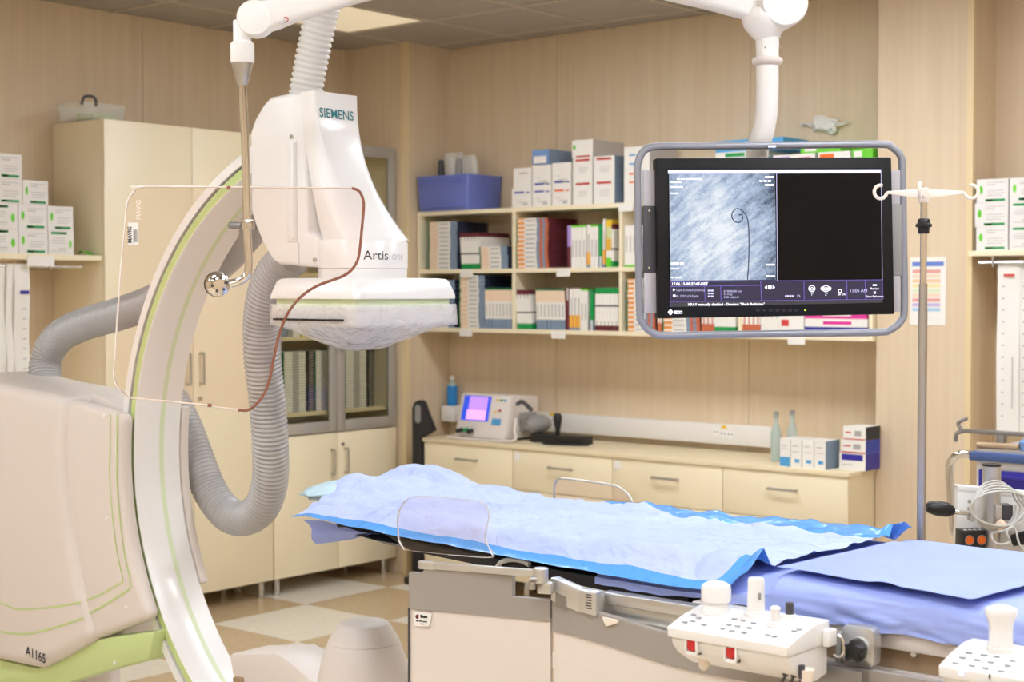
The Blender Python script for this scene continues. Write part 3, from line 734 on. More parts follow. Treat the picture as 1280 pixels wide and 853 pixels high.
RZ_ = 1.775
t = thing('wall_shelf', 'cream wall shelf right of the pier carrying green-marked cartons', 'shelf', (-2.2, 6.45, RZ_ - .025))
part('board', MB().box(-2.735, -1.4, 6.30, YB - .001, RZ_ - .022, RZ_), 'cab', t, smooth=0)
part('bracket', MB().cyl((-2.70, 6.33, RZ_ - .05), (-1.5, 6.33, RZ_ - .05), .007, seg=8).box(-2.64, -2.63, 6.32, 6.59, RZ_ - .07, RZ_ - .022).box(-2.44, -2.43, 6.32, 6.59, RZ_ - .07, RZ_ - .022), 'steel', t)
for r in range(3):
    for c_, (a, b_) in enumerate(((1220.5 - (2 if r == 1 else 0), 1260), (1262, 1302))):
        ya = 6.315; xa, xb = ony(ya, a, 280).x, ony(ya, b_, 280).x
        carton('white carton with green oval on the right shelf, %s of the %s column' % (('bottom', 'middle', 'top')[r], ('left', 'right')[c_]), xa, xb, ya, ya + .2, RZ_ + r * .1015, RZ_ + r * .1015 + .1007, GPf if (c_ and r != 2) else GP, group='green-marked cartons on the right shelf', base='white_flat')
cx1 = [(ony(6.34, 1246, 430).x, ony(6.34, 1274, 430).x), (ony(6.347, 1272, 430).x, ony(6.347, 1290, 430).x)]
hanging_sheets(cx1, 6.34, ony(6.34, 1255, 328).z, ony(6.34, 1255, 540).z, 2, 'y', 'long white printed pack hanging under the right shelf')

for n_, c_ in (('blue', (104, 130, 200)), ('red', (226, 160, 150)), ('sky', (170, 204, 226)), ('yellow', (238, 222, 160)), ('lilac', (196, 180, 214)), ('orange', (236, 196, 156))): mat('pastel_' + n_, c_, .6)
# colour chart on the right pier
p0, p1 = ony(6.348, 1138, 322), ony(6.348, 1182, 407)
mb = MB().box(p0.x, p1.x, 6.3465, 6.3495, p1.z, p0.z); mats = ['paper', 'pastel_blue', 'pastel_red', 'peach', 'pastel_sky', 'pastel_yellow', 'lime_pale', 'pastel_lilac', 'pastel_orange']
wd, hh = p1.x - p0.x, p0.z - p1.z
mb.quad((p0.x + .01, 6.346, p0.z - .02), (p1.x - .01, 6.346, p0.z - .02), (p1.x - .01, 6.346, p0.z - .04), (p0.x + .01, 6.346, p0.z - .04), 1)
for i, k in enumerate((2, 3, 8, 5, 6, 3, 2, 7, 4)):
    za = p0.z - .055 - i * .021
    mb.quad((p0.x + .012, 6.346, za), (p1.x - .025, 6.346, za), (p1.x - .025, 6.346, za - .015), (p0.x + .012, 6.346, za - .015), k)
single('wall_chart', mb, mats, 'printed colour chart in rows taped on the right wall pier', 'poster', ((p0.x + p1.x) / 2, 6.348, p1.z), smooth=0)

# ================================================================== DRAWER COUNTER ALONG THE BACK WALL
CX4 = [-5.746, -5.113, -4.473, -3.836, -3.190]
CF = 6.10; CT = .805
for i in range(4):
    x0, x1 = CX4[i] + .0005, CX4[i + 1] - .0005
    t = thing('drawer_unit', 'cream drawer unit under the back counter, %s' % ('leftmost, beside the black panel', 'second from the left', 'third from the left', 'rightmost, beside the wall pier')[i], 'drawers', ((x0 + x1) / 2, 6.35, 0), group='drawer units under the counter')
    part('carcass', MB().box(x0, x1, CF + .02, YB - .014, .09, CT - .022), 'cab_edge', t, smooth=0)
    for k, (za, zb_) in enumerate(((.573, CT - .024), (.336, .569), (.094, .332))):
        d = part('drawer', MB().box(x0 + .002, x1 - .002, CF, CF + .0195, za, zb_), 'cab', t, bevel=.0015)
        zc = zb_ - .075; xm = (x0 + x1) / 2
        handle(d, xm - .07, CF, zc, .14, 'x', r=.006, out=.025)
        if i in (1, 2) and k == 0: part('label_card', MB().box(x0 + .012, x0 + .052, CF - .001, CF - .0002, zb_ - .055, zb_ - .01), 'paper', d, smooth=0)
    for xx in (x0 + .05, x1 - .05): foot(t, xx, CF + .06); foot(t, xx, YB - .08)
single('worktop', MB().box(CX4[0] - .006, CX4[4] + .006, CF - .008, YB - .012, CT - .0215, CT), 'cab_edge', 'cream worktop running across all the drawer units', 'worktop', (-4.47, 6.35, CT - .0215), bevel=.002)
# cable trunking with sockets
pa, pb = ony(YB - .03, 668, 515), ony(YB - .03, 966, 557)
t = thing('cable_trunking', 'long white cable trunking with sockets on the back wall', 'trunking', ((pa.x + pb.x) / 2, YB - .02, pa.z - .1))
zt = pa.z; zb_ = zt - .1
part('channel', MB().box(pa.x, pb.x, YB - .05, YB - .001, zb_, zt), 'white_flat', t, bevel=.004)
def socket(px, py):
    p = ony(YB - .05, px, py); s = part('socket', MB().cyl((p.x, YB - .052, p.z), (p.x, YB - .0495, p.z), .022, seg=16), 'white', t)
    part('hole', MB().cyl((p.x - .009, YB - .0525, p.z), (p.x - .009, YB - .0515, p.z), .004, seg=6).cyl((p.x + .009, YB - .0525, p.z), (p.x + .009, YB - .0515, p.z), .004, seg=6), 'ink', s)
for px, py in ((682, 524), (689, 525), (895, 540), (904, 542), (913, 543)): socket(px, py)
for px, py in ((690, 518), (905, 534)):
    p = ony(YB - .05, px, py); part('warning_label', MB().box(p.x - .015, p.x + .015, YB - .0515, YB - .0501, p.z - .008, p.z + .008), 'yellow', t, smooth=0)

# black upright panel between pier and counter
pa = ony(6.14, 524, 500); pb = ony(6.14, 549, 500)
t = thing('black_panel', 'tall black rounded panel with a pale inset standing left of the counter', 'panel', ((pa.x + pb.x) / 2, 6.16, 0))
zt = ony(6.14, 536, 500).z; zm = ony(6.14, 536, 546).z
pts = [(pa.x, zm * .05), (pa.x, zt - .05), (pa.x + .015, zt - .015), (pa.x + .045, zt), (pa.x + .07, zt - .012), (pa.x + .085, zt - .05), (pb.x - .004, zm + .04), (pb.x - .004, zm + .0), (pa.x + .1, zm - .02), (pa.x + .1, zm * .05)]
pts = [(min(x, CX4[0] - .012) if zz < CT + .02 else x, zz) for x, zz in pts]
part('shell', MB().prism([(x, 6.08, zz) for x, zz in pts], (0, .05, 0)), 'black_soft', t, bevel=.006)
part('inset', MB().prism([(x, 6.078, zz) for x, zz in rrect(pa.x + .047, zt - .075, .02, .05, .018, 4)], (0, .004, 0)), 'grey', t)
part('foot_plate', MB().box(pa.x - .005, min(pa.x + .11, CX4[0] - .012), 6.02, 6.2, .001, .04), 'black_soft', t, bevel=.005)

# wall dispenser and blue bottle
p = ony(YB - .06, 565, 515)
t = thing('wall_box', 'small white box on the wall below the blue bottle', 'box', (p.x, YB - .05, p.z - .045))
wb = MB().box(p.x - .05, p.x + .05, YB - .1, YB - .001, p.z - .055, p.z + .035)
part('case', wb, 'white_flat', t, bevel=.006)
q = V((p.x - .008, YB - .05, p.z + .0355))
t = thing('bottle', 'blue sanitiser bottle standing on the small white wall box', 'bottle', q)
part('liquid_body', MB().lathe([(.026, 0), (.03, .004), (.03, .105), (.028, .115)], q, seg=18), 'blue_liquid', t)
part('neck', MB().lathe([(.027, .115), (.02, .13), (.013, .135), (.013, .15)], q, seg=14), 'glass_bottle', t)
part('cap', MB().lathe([(.014, .15), (.014, .17), (.008, .172)], q, seg=14), 'white', t)

# bedside monitor on the counter
xa, xb = ony(6.2, 572, 530).x, ony(6.2, 634, 530).x
t = thing('patient_monitor', 'beige patient monitor with a violet screen on the back counter', 'monitor', ((xa + xb) / 2, 6.35, CT))
h = .24
pr = [V((0, 6.17, CT + .012)), V((0, 6.18, CT + .03)), V((0, 6.235, CT + h)), V((0, 6.26, CT + h + .004)), V((0, 6.46, CT + h - .01)), V((0, 6.47, CT + .012))]
part('case', MB().prism([p + V((xa, 0, 0)) for p in pr], (xb - xa, 0, 0)), 'offwhite', t, bevel=.008)
part('foot', MB().box(xa + .01, xb - .01, 6.2, 6.45, CT + .0005, CT + .014), 'black_soft', t)
def scr(u0, u1, v0, v1, o=.001):
    f0 = pr[1]; f1 = pr[2]; nn = V((0, -(f1 - f0).z, (f1 - f0).y)).normalized()
    nn = -nn if nn.y > 0 else nn
    q_ = [f0.lerp(f1, v) + V((xa + (xb - xa) * u, 0, 0)) + nn * o for u, v in ((u0, v0), (u1, v0), (u1, v1), (u0, v1))]
    return q_
s = part('screen', MB().add(scr(.07, .62, .33, .96), [(0, 1, 2, 3)]), 'screen_blue', t, smooth=0)
part('display_area', MB().add(scr(.17, .56, .36, .60, .002), [(0, 1, 2, 3)], 1).add(scr(.19, .56, .60, .94, .002), [(0, 1, 2, 3)], 0), ['screen_violet', 'screen_pink'], s, smooth=0)
kb = MB()
for u, v, k in ((.73, .86, 0), (.8, .86, 1), (.87, .86, 2), (.71, .56, 0), (.8, .6, 3)): kb.add(scr(u, u + .05, v, v + .05, .002), [(0, 1, 2, 3)], k)
part('key', kb, ['yellow', 'green', 'sky_print', 'red_print'], t, smooth=0)
part('knob', MB().add(scr(.7, .88, .26, .42, .003), [(0, 1, 2, 3)]), 'sky_print', t, smooth=0)
part('plug', MB().cyl((xa + .06, 6.17, CT + .05), (xa + .06, 6.13, CT + .045), .012, seg=10).cyl((xa + .13, 6.17, CT + .05), (xa + .13, 6.14, CT + .045), .012, seg=10), 'black', t)
part('green_plug', MB().cyl((xa + .1, 6.17, CT + .055), (xa + .1, 6.14, CT + .05), .01, seg=10), 'green', t)
hx = xb + .06
part('paddle', MB().lathe([(.025, 0), (.045, .02), (.052, .06), (.045, .12), (.025, .15)], (hx, 6.28, CT + .09), Matrix.Rotation(-math.pi / 2, 3, 'X') @ Matrix.Rotation(.3, 3, 'Y'), 16), 'grey', t)
part('paddle_bracket', MB().box(xb - .005, xb + .04, 6.3, 6.4, CT + .05, CT + .15), 'grey', t, bevel=.004)
part('paddle_grip', MB().tube(catmull([(hx - .03, 6.25, CT + .2), (hx + .03, 6.22, CT + .215), (hx + .06, 6.26, CT + .17)], 5), .012, 8), 'darkgrey', t)
part('cable', MB().tube(catmull([(hx - .03, 6.24, CT + .12), (hx - .01, 6.2, CT + .06), (hx + .02, 6.17, CT + .02), (hx - .05, 6.14, CT + .009), (hx - .25, 6.13, CT + .008), (xa, 6.12, CT + .009)], 6), .008, 8), 'offwhite', t)
# black adapter with plug and cable
p = ony(6.3, 700, 548)
t = thing('power_adapter', 'black power strip with a tall plug lying on the counter', 'power strip', (p.x, 6.3, CT))
xa, xb = ony(6.32, 670, 548).x, ony(6.32, 733, 548).x
part('strip', MB().box(xa, xb, 6.27, 6.38, CT + .001, CT + .045), 'black', t, bevel=.005)
p = ony(6.3, 697, 524)
part('plug', MB().lathe([(.012, 0), (.014, .03), (.022, .07), (.024, .1), (.015, .115)], (p.x, 6.3, CT + .044), seg=12), 'black', t)
part('cable', MB().tube(catmull([(xa + .1, 6.26, CT + .006), (p.x, 6.2, CT + .006), (p.x + .15, 6.24, CT + .006), (xb + .03, 6.3, CT + .006), (xb - .05, 6.26, CT + .006)], 6), .005, 8), 'black_soft', t)
# glass bottles and white-blue boxes at the right end of the counter
for i, (px, yy) in enumerate(((970, 6.3), (990, 6.42))):
    p = ony(yy, px, 570); q = V((p.x, yy, CT)); h = .245
    t = thing('glass_bottle', ('clear glass bottle at the left of the white-blue cartons', 'clear glass bottle rising behind the white-blue cartons')[i], 'bottle', q, group='glass bottles on the counter')
    part('bottle_body', MB().lathe([(.022, .0005), (.025, .004), (.025, .13), (.015, .17), (.01, .18), (.01, .215)], q, seg=16), 'glass_bottle', t)
    part('stopper', MB().lathe([(.0125, .212), (.0125, .232), (.006, .235)], q, seg=12), 'grey', t)
wb = ((.0, 1, .02, .35, 'sky_print'), (.15, .7, .75, .78, 'paper_line'), (.15, .6, .65, .67, 'paper_line'))
wb2 = ((.35, .8, .18, .3, 'sky_print'), (.15, .7, .75, .78, 'paper_line'), (.15, .8, .55, .57, 'paper_line'))
for i, (a, b_) in enumerate(((975, 987.5), (988.5, 1002), (1003, 1017), (1018, 1032))):
    y0 = 6.13; x0, x1 = ony(y0, a, 570).x, ony(y0, b_, 570).x
    carton('white carton with blue print on the counter, %s of four' % ('leftmost', 'second', 'third', 'rightmost')[i], x0, x1, y0, y0 + .13, CT, CT + .128, wb if i == 0 else wb2, group='white-blue cartons on the counter', sidem='slate' if i == 3 else None)
for i, (h0, h1, pr_, sm) in enumerate(((0, .075, ((.1, .9, .58, .95, 'cobalt'), (.1, .5, .3, .34, 'paper_line')), 'cobalt'), (.0755, .135, ((.02, .98, .02, .12, 'red'), (.1, .4, .5, .6, 'red_print'), (.5, .8, .3, .7, 'paper_line')), 'blue_print'), (.1355, .195, ((.02, .98, .02, .1, 'red'), (.1, .35, .5, .6, 'red_print'), (.5, .8, .3, .7, 'paper_line')), 'ink'))):
    y0 = 6.2; x0, x1 = ony(y0, 1049 + (2 if i == 1 else 5 * (i == 2)), 570).x, ony(y0, 1082, 570).x
    carton('%s carton in the stack at the right end of the counter' % ('blue-banded bottom', 'red-edged middle', 'red-edged top')[i], x0, x1, y0, y0 + .14, CT + h0, CT + h1, pr_, group='carton stack at the counter end', sidem=sm)

# ================================================================== C-ARM X-RAY UNIT
AX, AY, AZ = -3.06, 3.002, 1.088
RO, RI, YN, YFAR = 1.0, .928, 2.914, 3.09
ca = thing('c_arm_unit', 'white floor-mounted C-arm X-ray unit with lime green trim at the table head', 'x-ray machine', (-4.4, 3.0, 0))
def arc(R, y, th): return V((AX - R * math.cos(th), y, AZ + R * math.sin(th)))
# ring: swept profile (radius, y, material)
prof = [(RO, YN + .004, 0), (RO, YFAR - .004, 0), (RO - .004, YFAR, 0), (RI + .004, YFAR, 0), (RI, YFAR - .004, 0), (RI, 3.025, 1), (RI, 3.008, 0), (RI, YN + .006, 0), (RI + .004, YN, 0), (RI + .006, YN, 2), (RI + .007, YN + .004, 2), (RI + .034, YN + .004, 3), (RI + .036, YN + .012, 3), (RI + .041, YN + .012, 0), (RI + .042, YN, 0), (RO - .004, YN, 0)]
def ring_seg(t0, t1, n, prof_, name, mats, parent):
    rings = []
    mb = MB(); k = len(prof_)
    for i in range(n + 1):
        th = t0 + (t1 - t0) * i / n; rings.append([arc(p[0], p[1], th) for p in prof_])
    o = [p for r in rings for p in r]; fs = []; ms = []
    for i in range(n):
        for j in range(k): fs.append((i * k + j, i * k + (j + 1) % k, (i + 1) * k + (j + 1) % k, (i + 1) * k + j)); ms.append(prof_[j][2])
    fs.append(tuple(range(k))); fs.append(tuple(n * k + j for j in range(k))); ms += [0, 0]
    mb.add(o, fs, ms); return part(name, mb, mats, parent)
T1 = math.acos(.36); T2 = -1.75
ring_seg(T1 - .045, T2, 110, prof, 'c_ring', ['medwhite', 'lime_pale', 'lime', 'darkgrey'], ca)
# solid end piece of the ring
pe = [(RO, YN), (RO, YFAR), (RI, YFAR), (RI, YN)]
ring_seg(T1 + .2, T1 - .045, 8, [(a, b_, 0) for a, b_ in pe], 'ring_end_cap', ['medwhite'], ca)
# carriage cheeks
zt, zb_ = 1.222, .60
def th_at(R, z): return math.asin((z - AZ) / R)
CYN = 2.858
arcR = [arc(RI - .004, CYN, th_at(RI, z)) for z in [zt + (zb_ - zt) * i / 14 for i in range(15)]]
left = [ony(CYN, px, py) for px, py in ((117, 801), (105, 760), (92, 690), (82, 620), (78, 560), (84, 498))]
poly = arcR + left
cheek = part('carriage', MB().prism(poly, (0, YN - .003 - CYN, 0)), 'offwhite', ca, bevel=.024, segs=4)
for i, (px, py) in enumerate(((131, 520), (134, 648), (158, 760))):
    p = ony(CYN, px, py); part('screw', MB().cyl(p + V((0, .002, 0)), p + V((0, -.003, 0)), .006, seg=10), 'white', cheek)
back = [arc(RI - .004, YFAR + .003, th_at(RI, z)) for z in [zt + .01 + (zb_ + .06 - zt) * i / 14 for i in range(15)]] + [arc(RO + .12, YFAR + .003, th_at(RO + .12, zb_)), arc(RO + .12, YFAR + .003, th_at(RO + .12, zt))]
part('rear_cheek', MB().prism(back, (0, .03, 0)), 'offwhite', ca, bevel=.008)
def ribbon(pts, wd, nrm, mb):
    n = len(pts); o = []
    for i, p in enumerate(pts):
        d = (pts[min(i + 1, n - 1)] - pts[max(i - 1, 0)]).normalized(); s_ = d.cross(nrm).normalized() * wd / 2
        o += [p + s_, p - s_]
    mb.add(o, [(2 * i, 2 * i + 1, 2 * i + 3, 2 * i + 2) for i in range(n - 1)])
NY = V((0, -1, 0))
st = MB()
for pts, wd in ((((138, 517), (137, 560), (137, 600), (140, 640), (146, 690), (153, 722), (153, 728), (148, 731), (125, 744), (104, 752.5)), .006), (((146.5, 517), (146, 560), (146, 600), (149, 640), (155, 690), (163, 728), (162, 736), (156, 741), (130, 757), (107, 770)), .007)):
    ribbon(catmull([ony(CYN - .0012, a, b_) for a, b_ in pts], 5), wd, NY, st)
part('accent_stripe', st, 'lime', cheek)
# main stand cover
BYN = 2.835
poly = [ony(BYN, px, py) for px, py in ((-60, 466), (0, 481), (45, 490), (80, 498), (76, 560), (79, 620), (90, 690), (103, 760), (115, 801), (80, 821), (46, 838), (0, 828), (-60, 816))]
body = part('stand_cover', MB().prism(poly, (0, .335, 0)), 'offwhite', ca, bevel=.04, segs=5)
st = MB()
for pts, wd in ((((-40, 744), (0, 754), (17, 761), (30, 762), (70, 759), (101, 753)), .006), (((-40, 782), (0, 790), (25, 793), (45, 791), (75, 783), (104, 773)), .007)):
    ribbon(catmull([ony(BYN - .0012, a, b_) for a, b_ in pts], 5), wd, NY, st)
part('accent_stripe', st, 'lime', body)
o_ = ony(BYN - .0015, 32, 819); o2 = ony(BYN - .0015, 58, 822)
tw = (o2 - o_).length
part('lettering', text_mb('A1165', tw / 2.75, plane_fn(o_, (1, 0, -.1), (0, 0, 1)), bold=.0006), 'ink', body, smooth=0)
# top bridge between stand and ring
mbp = MB().prism([V((-4.25, 2.93, 1.2)), V((-4.07, 2.93, 1.2)), V((-4.07, 2.93, 1.235)), V((-4.25, 2.93, 1.275))], (0, .15, 0))
part('top_bridge', mbp, 'offwhite', ca, bevel=.012)
# green skirt and base
poly = [ony(2.87, px, py) for px, py in ((-60, 812), (3, 826), (46, 836), (117, 800), (193, 790), (185, 826), (120, 843), (60, 862), (0, 866), (-60, 860))]
part('skirt', MB().prism(poly, (0, .10, 0)), 'lime', ca, bevel=.01)
p = ony(2.868, 144, 829); part('screw', MB().cyl(p + V((0, .003, 0)), p + V((0, -.003, 0)), .006, seg=10), 'white', ca)
part('base', MB().lathe([(.17, .03), (.17, .12), (.15, .16), (.14, .45)], (-4.5, 3.04, 0), seg=40), 'offwhite', ca)
part('floor_plate', MB().prism([V((x, y, .002)) for x, y in rrect(-4.3, 3.1, .7, .45, .15, 6)], (0, 0, .03)), 'offwhite', ca, bevel=.006)
# detector arm
DYN = 2.885
pz = [(337, 121), (360, 116.5), (381, 114), (381, 200), (383, 292), (396, 296), (398, 335), (348, 331), (340, 326), (328, 306), (318, 282), (312.5, 262), (312, 165), (318, 148), (328, 131)]
armp = [ony(DYN, a, b_) for a, b_ in pz]
arm = part('detector_arm', MB().prism(armp, (0, .2, 0)), 'medwhite', ca, bevel=.012, segs=3)
rib = MB()
q0, q1 = ony(DYN - .001, 365, 176), ony(DYN - .001, 365, 303)
rib.box(q0.x - .019, q0.x + .019, DYN - .006, DYN + .01, q1.z, q0.z).box(q0.x + .003, q0.x + .019, DYN - .016, DYN - .004, q1.z + .01, q0.z - .005)
part('cable_rail', rib, 'medwhite', arm, bevel=.003)
rib = MB(); a_, b_ = ony(DYN, 373, 120), ony(DYN, 373, 330)
rib.box(a_.x - .0015, a_.x + .0015, DYN - .0012, DYN + .01, b_.z, q1.z - .002)
part('seam', rib, 'ink_pale', arm, smooth=0)
for px, py in ((365, 171), (394, 325)):
    p = ony(DYN, px, py); part('screw', MB().cyl(p + V((0, .002, 0)), p + V((0, -.004, 0)), .006, seg=10), 'steel', arm)
# flared front of the arm
zT, zB = ony(DYN, 391, 113).z, 1.742
rings = []
for i in range(25):
    t_ = i / 24; z = zT + (zB - zT) * t_
    xf = -3.128 + .185 * t_ ** 2.3; y1 = 3.055 + .075 * t_ ** 2; y0 = DYN - .0005
    x0 = -3.19 + .03 * t_; r = .012 + .1 * t_ ** 2
    hx = (xf - x0) / 2; hy = (y1 - y0) / 2; r = min(r, hx * .98, hy * .98)
    rings.append([(x, y, z) for x, y in rrect((xf + x0) / 2, (y0 + y1) / 2, hx, hy, r, 6)])
flare = part('arm_front', MB().loft(rings), 'medwhite', ca, smooth=55)
pa, pb = onx(-3.126, 398.5, 146), onx(-3.126, 445, 151)
part('lettering', text_mb('SIEMENS', (pb.y - pa.y) / 4.03, lambda u, v: V((-3.1265 + .185 * max(0, (zT - pa.z - 1.06 * v) / (zT - zB)) ** 2.3, pa.y + u, pa.z + 1.06 * v)), bold=.0003), 'teal', flare, smooth=0)
# collar with the product lettering wrapped round it
CR = .123
coll = part('collar', MB().lathe([(CR - .012, 1.63), (CR - .004, 1.633), (CR, 1.64), (CR, 1.662), (CR - .002, 1.6635), (CR + .002, 1.665), (CR + .002, 1.735), (CR - .004, 1.743), (CR - .03, 1.745)], (AX, AY, 0), seg=56), 'medwhite', ca)
def wrap(a0, z0, R_): return lambda u, v: V((AX + R_ * math.cos(a0 + u / R_), AY + R_ * math.sin(a0 + u / R_), z0 + v))
part('lettering', text_mb('Artis', .036, wrap(-.76, 1.687, CR + .0026), bold=0), 'ink', coll, smooth=0)
part('lettering', text_mb('one', .034, wrap(-.10, 1.687, CR + .0026)), 'ink_pale', coll, smooth=0)
# detector head
DX0, DX1, DY0, DY1 = -3.25, -2.90, 2.82, 3.22
dcx, dcy, dhx, dhy = (DX0 + DX1) / 2, (DY0 + DY1) / 2, (DX1 - DX0) / 2, (DY1 - DY0) / 2
def dring(z, g, r=.02): return [(x, y, z) for x, y in rrect(dcx, dcy, dhx - g, dhy - g, r, 5)]
det = part('detector_cover', MB().loft([dring(1.581, .0), dring(1.59, 0), dring(1.628, .012), dring(1.636, .02), dring(1.638, .035)]), 'medwhite', ca, smooth=50)
part('green_band', MB().loft([dring(1.556, .012), dring(1.581, .012)]), 'lime_pale', ca)
det2 = part('detector', MB().loft([dring(1.505, .02), dring(1.51, .012), dring(1.532, .004), dring(1.552, .002), dring(1.557, .008)]), 'offwhite', ca, smooth=50)
vm = MB()
p0, p1 = ony(DY0 + .002, 345, 402), ony(DY0 + .002, 432, 401)
for i in range(16):
    xa = p0.x + (p1.x - p0.x) * i / 16; vm.box(xa, xa + (p1.x - p0.x) / 16 * .8, DY0 - .009, DY0 + .01, 1.522, 1.5275)
part('vent_slots', vm, 'black', det2, smooth=0)
# plastic cover bag
bag = MB(); P = []
nA, nB = 72, 16
for j in range(nB + 1):
    r = []
    for i in range(nA):
        a = 2 * math.pi * i / nA; ca_, sa = math.cos(a), math.sin(a)
        k = 1 / max(abs(ca_) , abs(sa)); f_ = min(k, 1.37)
        if j <= 6:
            s_ = 1; z = 1.566 - .058 * j / 6
            g = .004 + .004 * noise.noise(V((ca_ * 6, sa * 6, z * 22)))
        else:
            s_ = 1 - ((j - 6) / (nB - 6)) ** 1.2; z0 = 1.508
            x_, y_ = ca_ * f_ * s_, sa * f_ * s_
            sag = max(0, (1 - x_ * x_)) * max(0, (1 - y_ * y_)) ; sag = sag ** .95
            z = z0 - .07 * sag * (1 - .25 * y_ + .1 * x_) - .004 * noise.noise(V((x_ * 5, y_ * 5, 2))) * sag; g = 0
        r.append(V((dcx + (dhx - .002 + g) * ca_ * f_ * s_, dcy + (dhy - .002 + g) * sa * f_ * s_, z)))
    r.append(r[0]); P.append(r)
part('plastic_cover', bag.grid(P), 'bag', ca, smooth=180, label='wrinkled clear plastic bag')
# X-ray tube below
part('tube_housing', MB().lathe([(.14, .17), (.14, .44), (.133, .5), (.118, .575), (.103, .617), (.1, .622)], (AX, AY, 0), seg=40), 'offwhite', ca)
part('tube_cap', MB().lathe([(.1005, .623), (.098, .63), (.072, .672), (.066, .677), (.02, .678)], (AX, AY, 0), seg=40), 'offwhite', ca)
pts = [ony(2.95, a, b_) for a, b_ in ((285, 818), (345, 817), (362, 828), (392, 855), (400, 880), (470, 935), (300, 900))]
part('tube_mount', MB().prism(pts, (0, .16, 0)), 'offwhite', ca, bevel=.012)
p = ony(2.913, 298, 851); part('bumper', MB().obox(p, (.03, .02, .02)), 'brownplate', ca, bevel=.003)
# corrugated hoses
def hose(name, ctrl, r, mat_, pitch=.0138, depth=.16):
    pts = resample(catmull(ctrl, 10), pitch / 4); rs = [r * (1 - depth * (0, .25, 1, .25)[i % 4]) for i in range(len(pts))]
    return part(name, MB().tube(pts, rs, 28), mat_, ca, smooth=180)
hose('hose', [ony(y, a, b_) for a, b_, y in ((215, 500, 3.2), (232, 535, 3.2), (250, 583, 3.2), (264, 617, 3.2), (285, 643, 3.2), (306, 648, 3.19), (326, 635, 3.18), (337, 605, 3.16), (338, 560, 3.13), (334, 500, 3.1), (328, 450, 3.07), (327, 405, 3.05), (333, 365, 3.03), (346, 338, 3.02), (365, 322, 3.02))], .057, 'hose')
hose('hose', [ony(y, a, b_) for a, b_, y in ((66, 520, 3.1), (57, 480, 3.12), (58, 448, 3.14), (74, 422, 3.16), (104, 406, 3.18), (145, 394, 3.2), (190, 378, 3.2), (235, 356, 3.2), (276, 326, 3.19), (305, 294, 3.15), (325, 268, 3.1))], .058, 'hose')
hose('hose', [ony(2.99, a, b_) for a, b_ in ((381, 125), (384, 105), (390, 72), (399, 30), (408, -10), (416, -60), (420, -120), (421, -185))] + [V((-3.06 + .02, 2.99, 2.999))], .049, 'hose_white', pitch=.0165)

# ================================================================== CEILING-HUNG CLEAR SHIELD
SZ = 3.7
sh = thing('ceiling_shield', 'clear acrylic radiation shield hung on a white ceiling arm', 'shield', at(305, 300, SZ))
def A(x, y, dz=0): return at(x, y, SZ + dz)
out = [(183, 233.5), (440, 235.5), (449, 239), (454, 250), (454.5, 262), (452, 290), (449, 318), (445, 330), (437, 340), (425, 347), (400, 356), (380, 368), (362, 388), (350, 415), (343, 445), (337, 475), (330, 493), (320, 506), (310, 513), (298, 513), (240, 505), (178, 499), (160, 496), (148, 486), (142, 470), (144, 440), (150, 350), (158, 262), (161, 248), (170, 237)]
SN = FW * -1
front = [A(x, y) for x, y in out]
n_ = len(out)
pane = part('pane', MB().prism(front, FW * .008, mi=0, side=1), ['acrylic', 'acr_edge_pale'], sh, smooth=0)
# the copper-tinted cut edge along the body cut-out, and the pale cut edge elsewhere
eb = MB(); eb.tube(resample(catmull([A(x, y, .004) for x, y in out[1:20]], 4), .01), .0034, 8)
part('edge_strip', eb, 'acr_edge', pane, label='copper-tinted cut edge')
eb = MB(); eb.tube(resample(catmull([A(x, y, .004) for x, y in out[19:] + out[:2]], 4), .01), .0024, 6)
part('edge_strip', eb, 'acr_edge_pale', pane)
c = A(166.5, 292.5, -.002); ux, uy = RT, UP
s = part('sticker', MB().add([c + ux * a + uy * b_ for a, b_ in ((-.0125, -.027), (.0125, -.027), (.0125, .027), (-.0125, .027))], [(0, 1, 2, 3)]), 'white_flat', pane, smooth=0)
part('lettering', text_mb('MAVIG', .013, plane_fn(c - ux * .004 - uy * .022 - FW * .001, UP, -RT), bold=.0004), 'ink', s, smooth=0)
kb = MB()
for i in range(4): kb.add([c + ux * (.001 + .0025 * i) + uy * b_ - FW * .001 + ux * d_ for b_, d_ in ((-.02, 0), (.01, 0), (.01, .001), (-.02, .001))], [(0, 1, 2, 3)])
part('print_line', kb, 'ink', s, smooth=0)
part('etched_mark', text_mb('MAVIG', .016, plane_fn(A(176, 275, -.002), UP, -RT)), 'acr_edge_pale', pane, smooth=0)
# rod, clamp, cranked end and ball knob
RZd = -.03
part('rod', MB().tube([A(303, 106, RZd), A(306.5, 180, RZd), A(309, 290, RZd)] + catmull([A(310.5, 315, RZd), A(311, 330, RZd), A(309, 343, RZd), A(301, 351, RZd), A(288, 355, RZd)], 6), .0098, 14), 'chrome', sh)
part('clamp', MB().cyl(A(309, 275, RZd), A(309.5, 287, RZd), .0165, seg=20), 'chrome', sh, bevel=.002)
part('clamp_screw', MB().lathe([(.008, 0), (.009, .012), (.0085, .026), (.004, .03)], A(301, 282, RZd), rot_between(-RT), 14), 'alu_dark', sh)
c = A(272, 355.5, RZd)
kR = rot_between((RT * .42 - FW * .9).normalized())
kn = part('ball_knob', MB().lathe([(.016, -.02), (.026, -.016), (.029, -.006), (.030, 0), (.0285, .008), (.022, .013), (.008, .0145)], c, kR, 28), 'chrome', sh)
part('groove', MB().lathe([(.0305, -.011), (.0308, -.008), (.0305, -.005)], c, kR, 28), 'black', kn)
hb = MB()
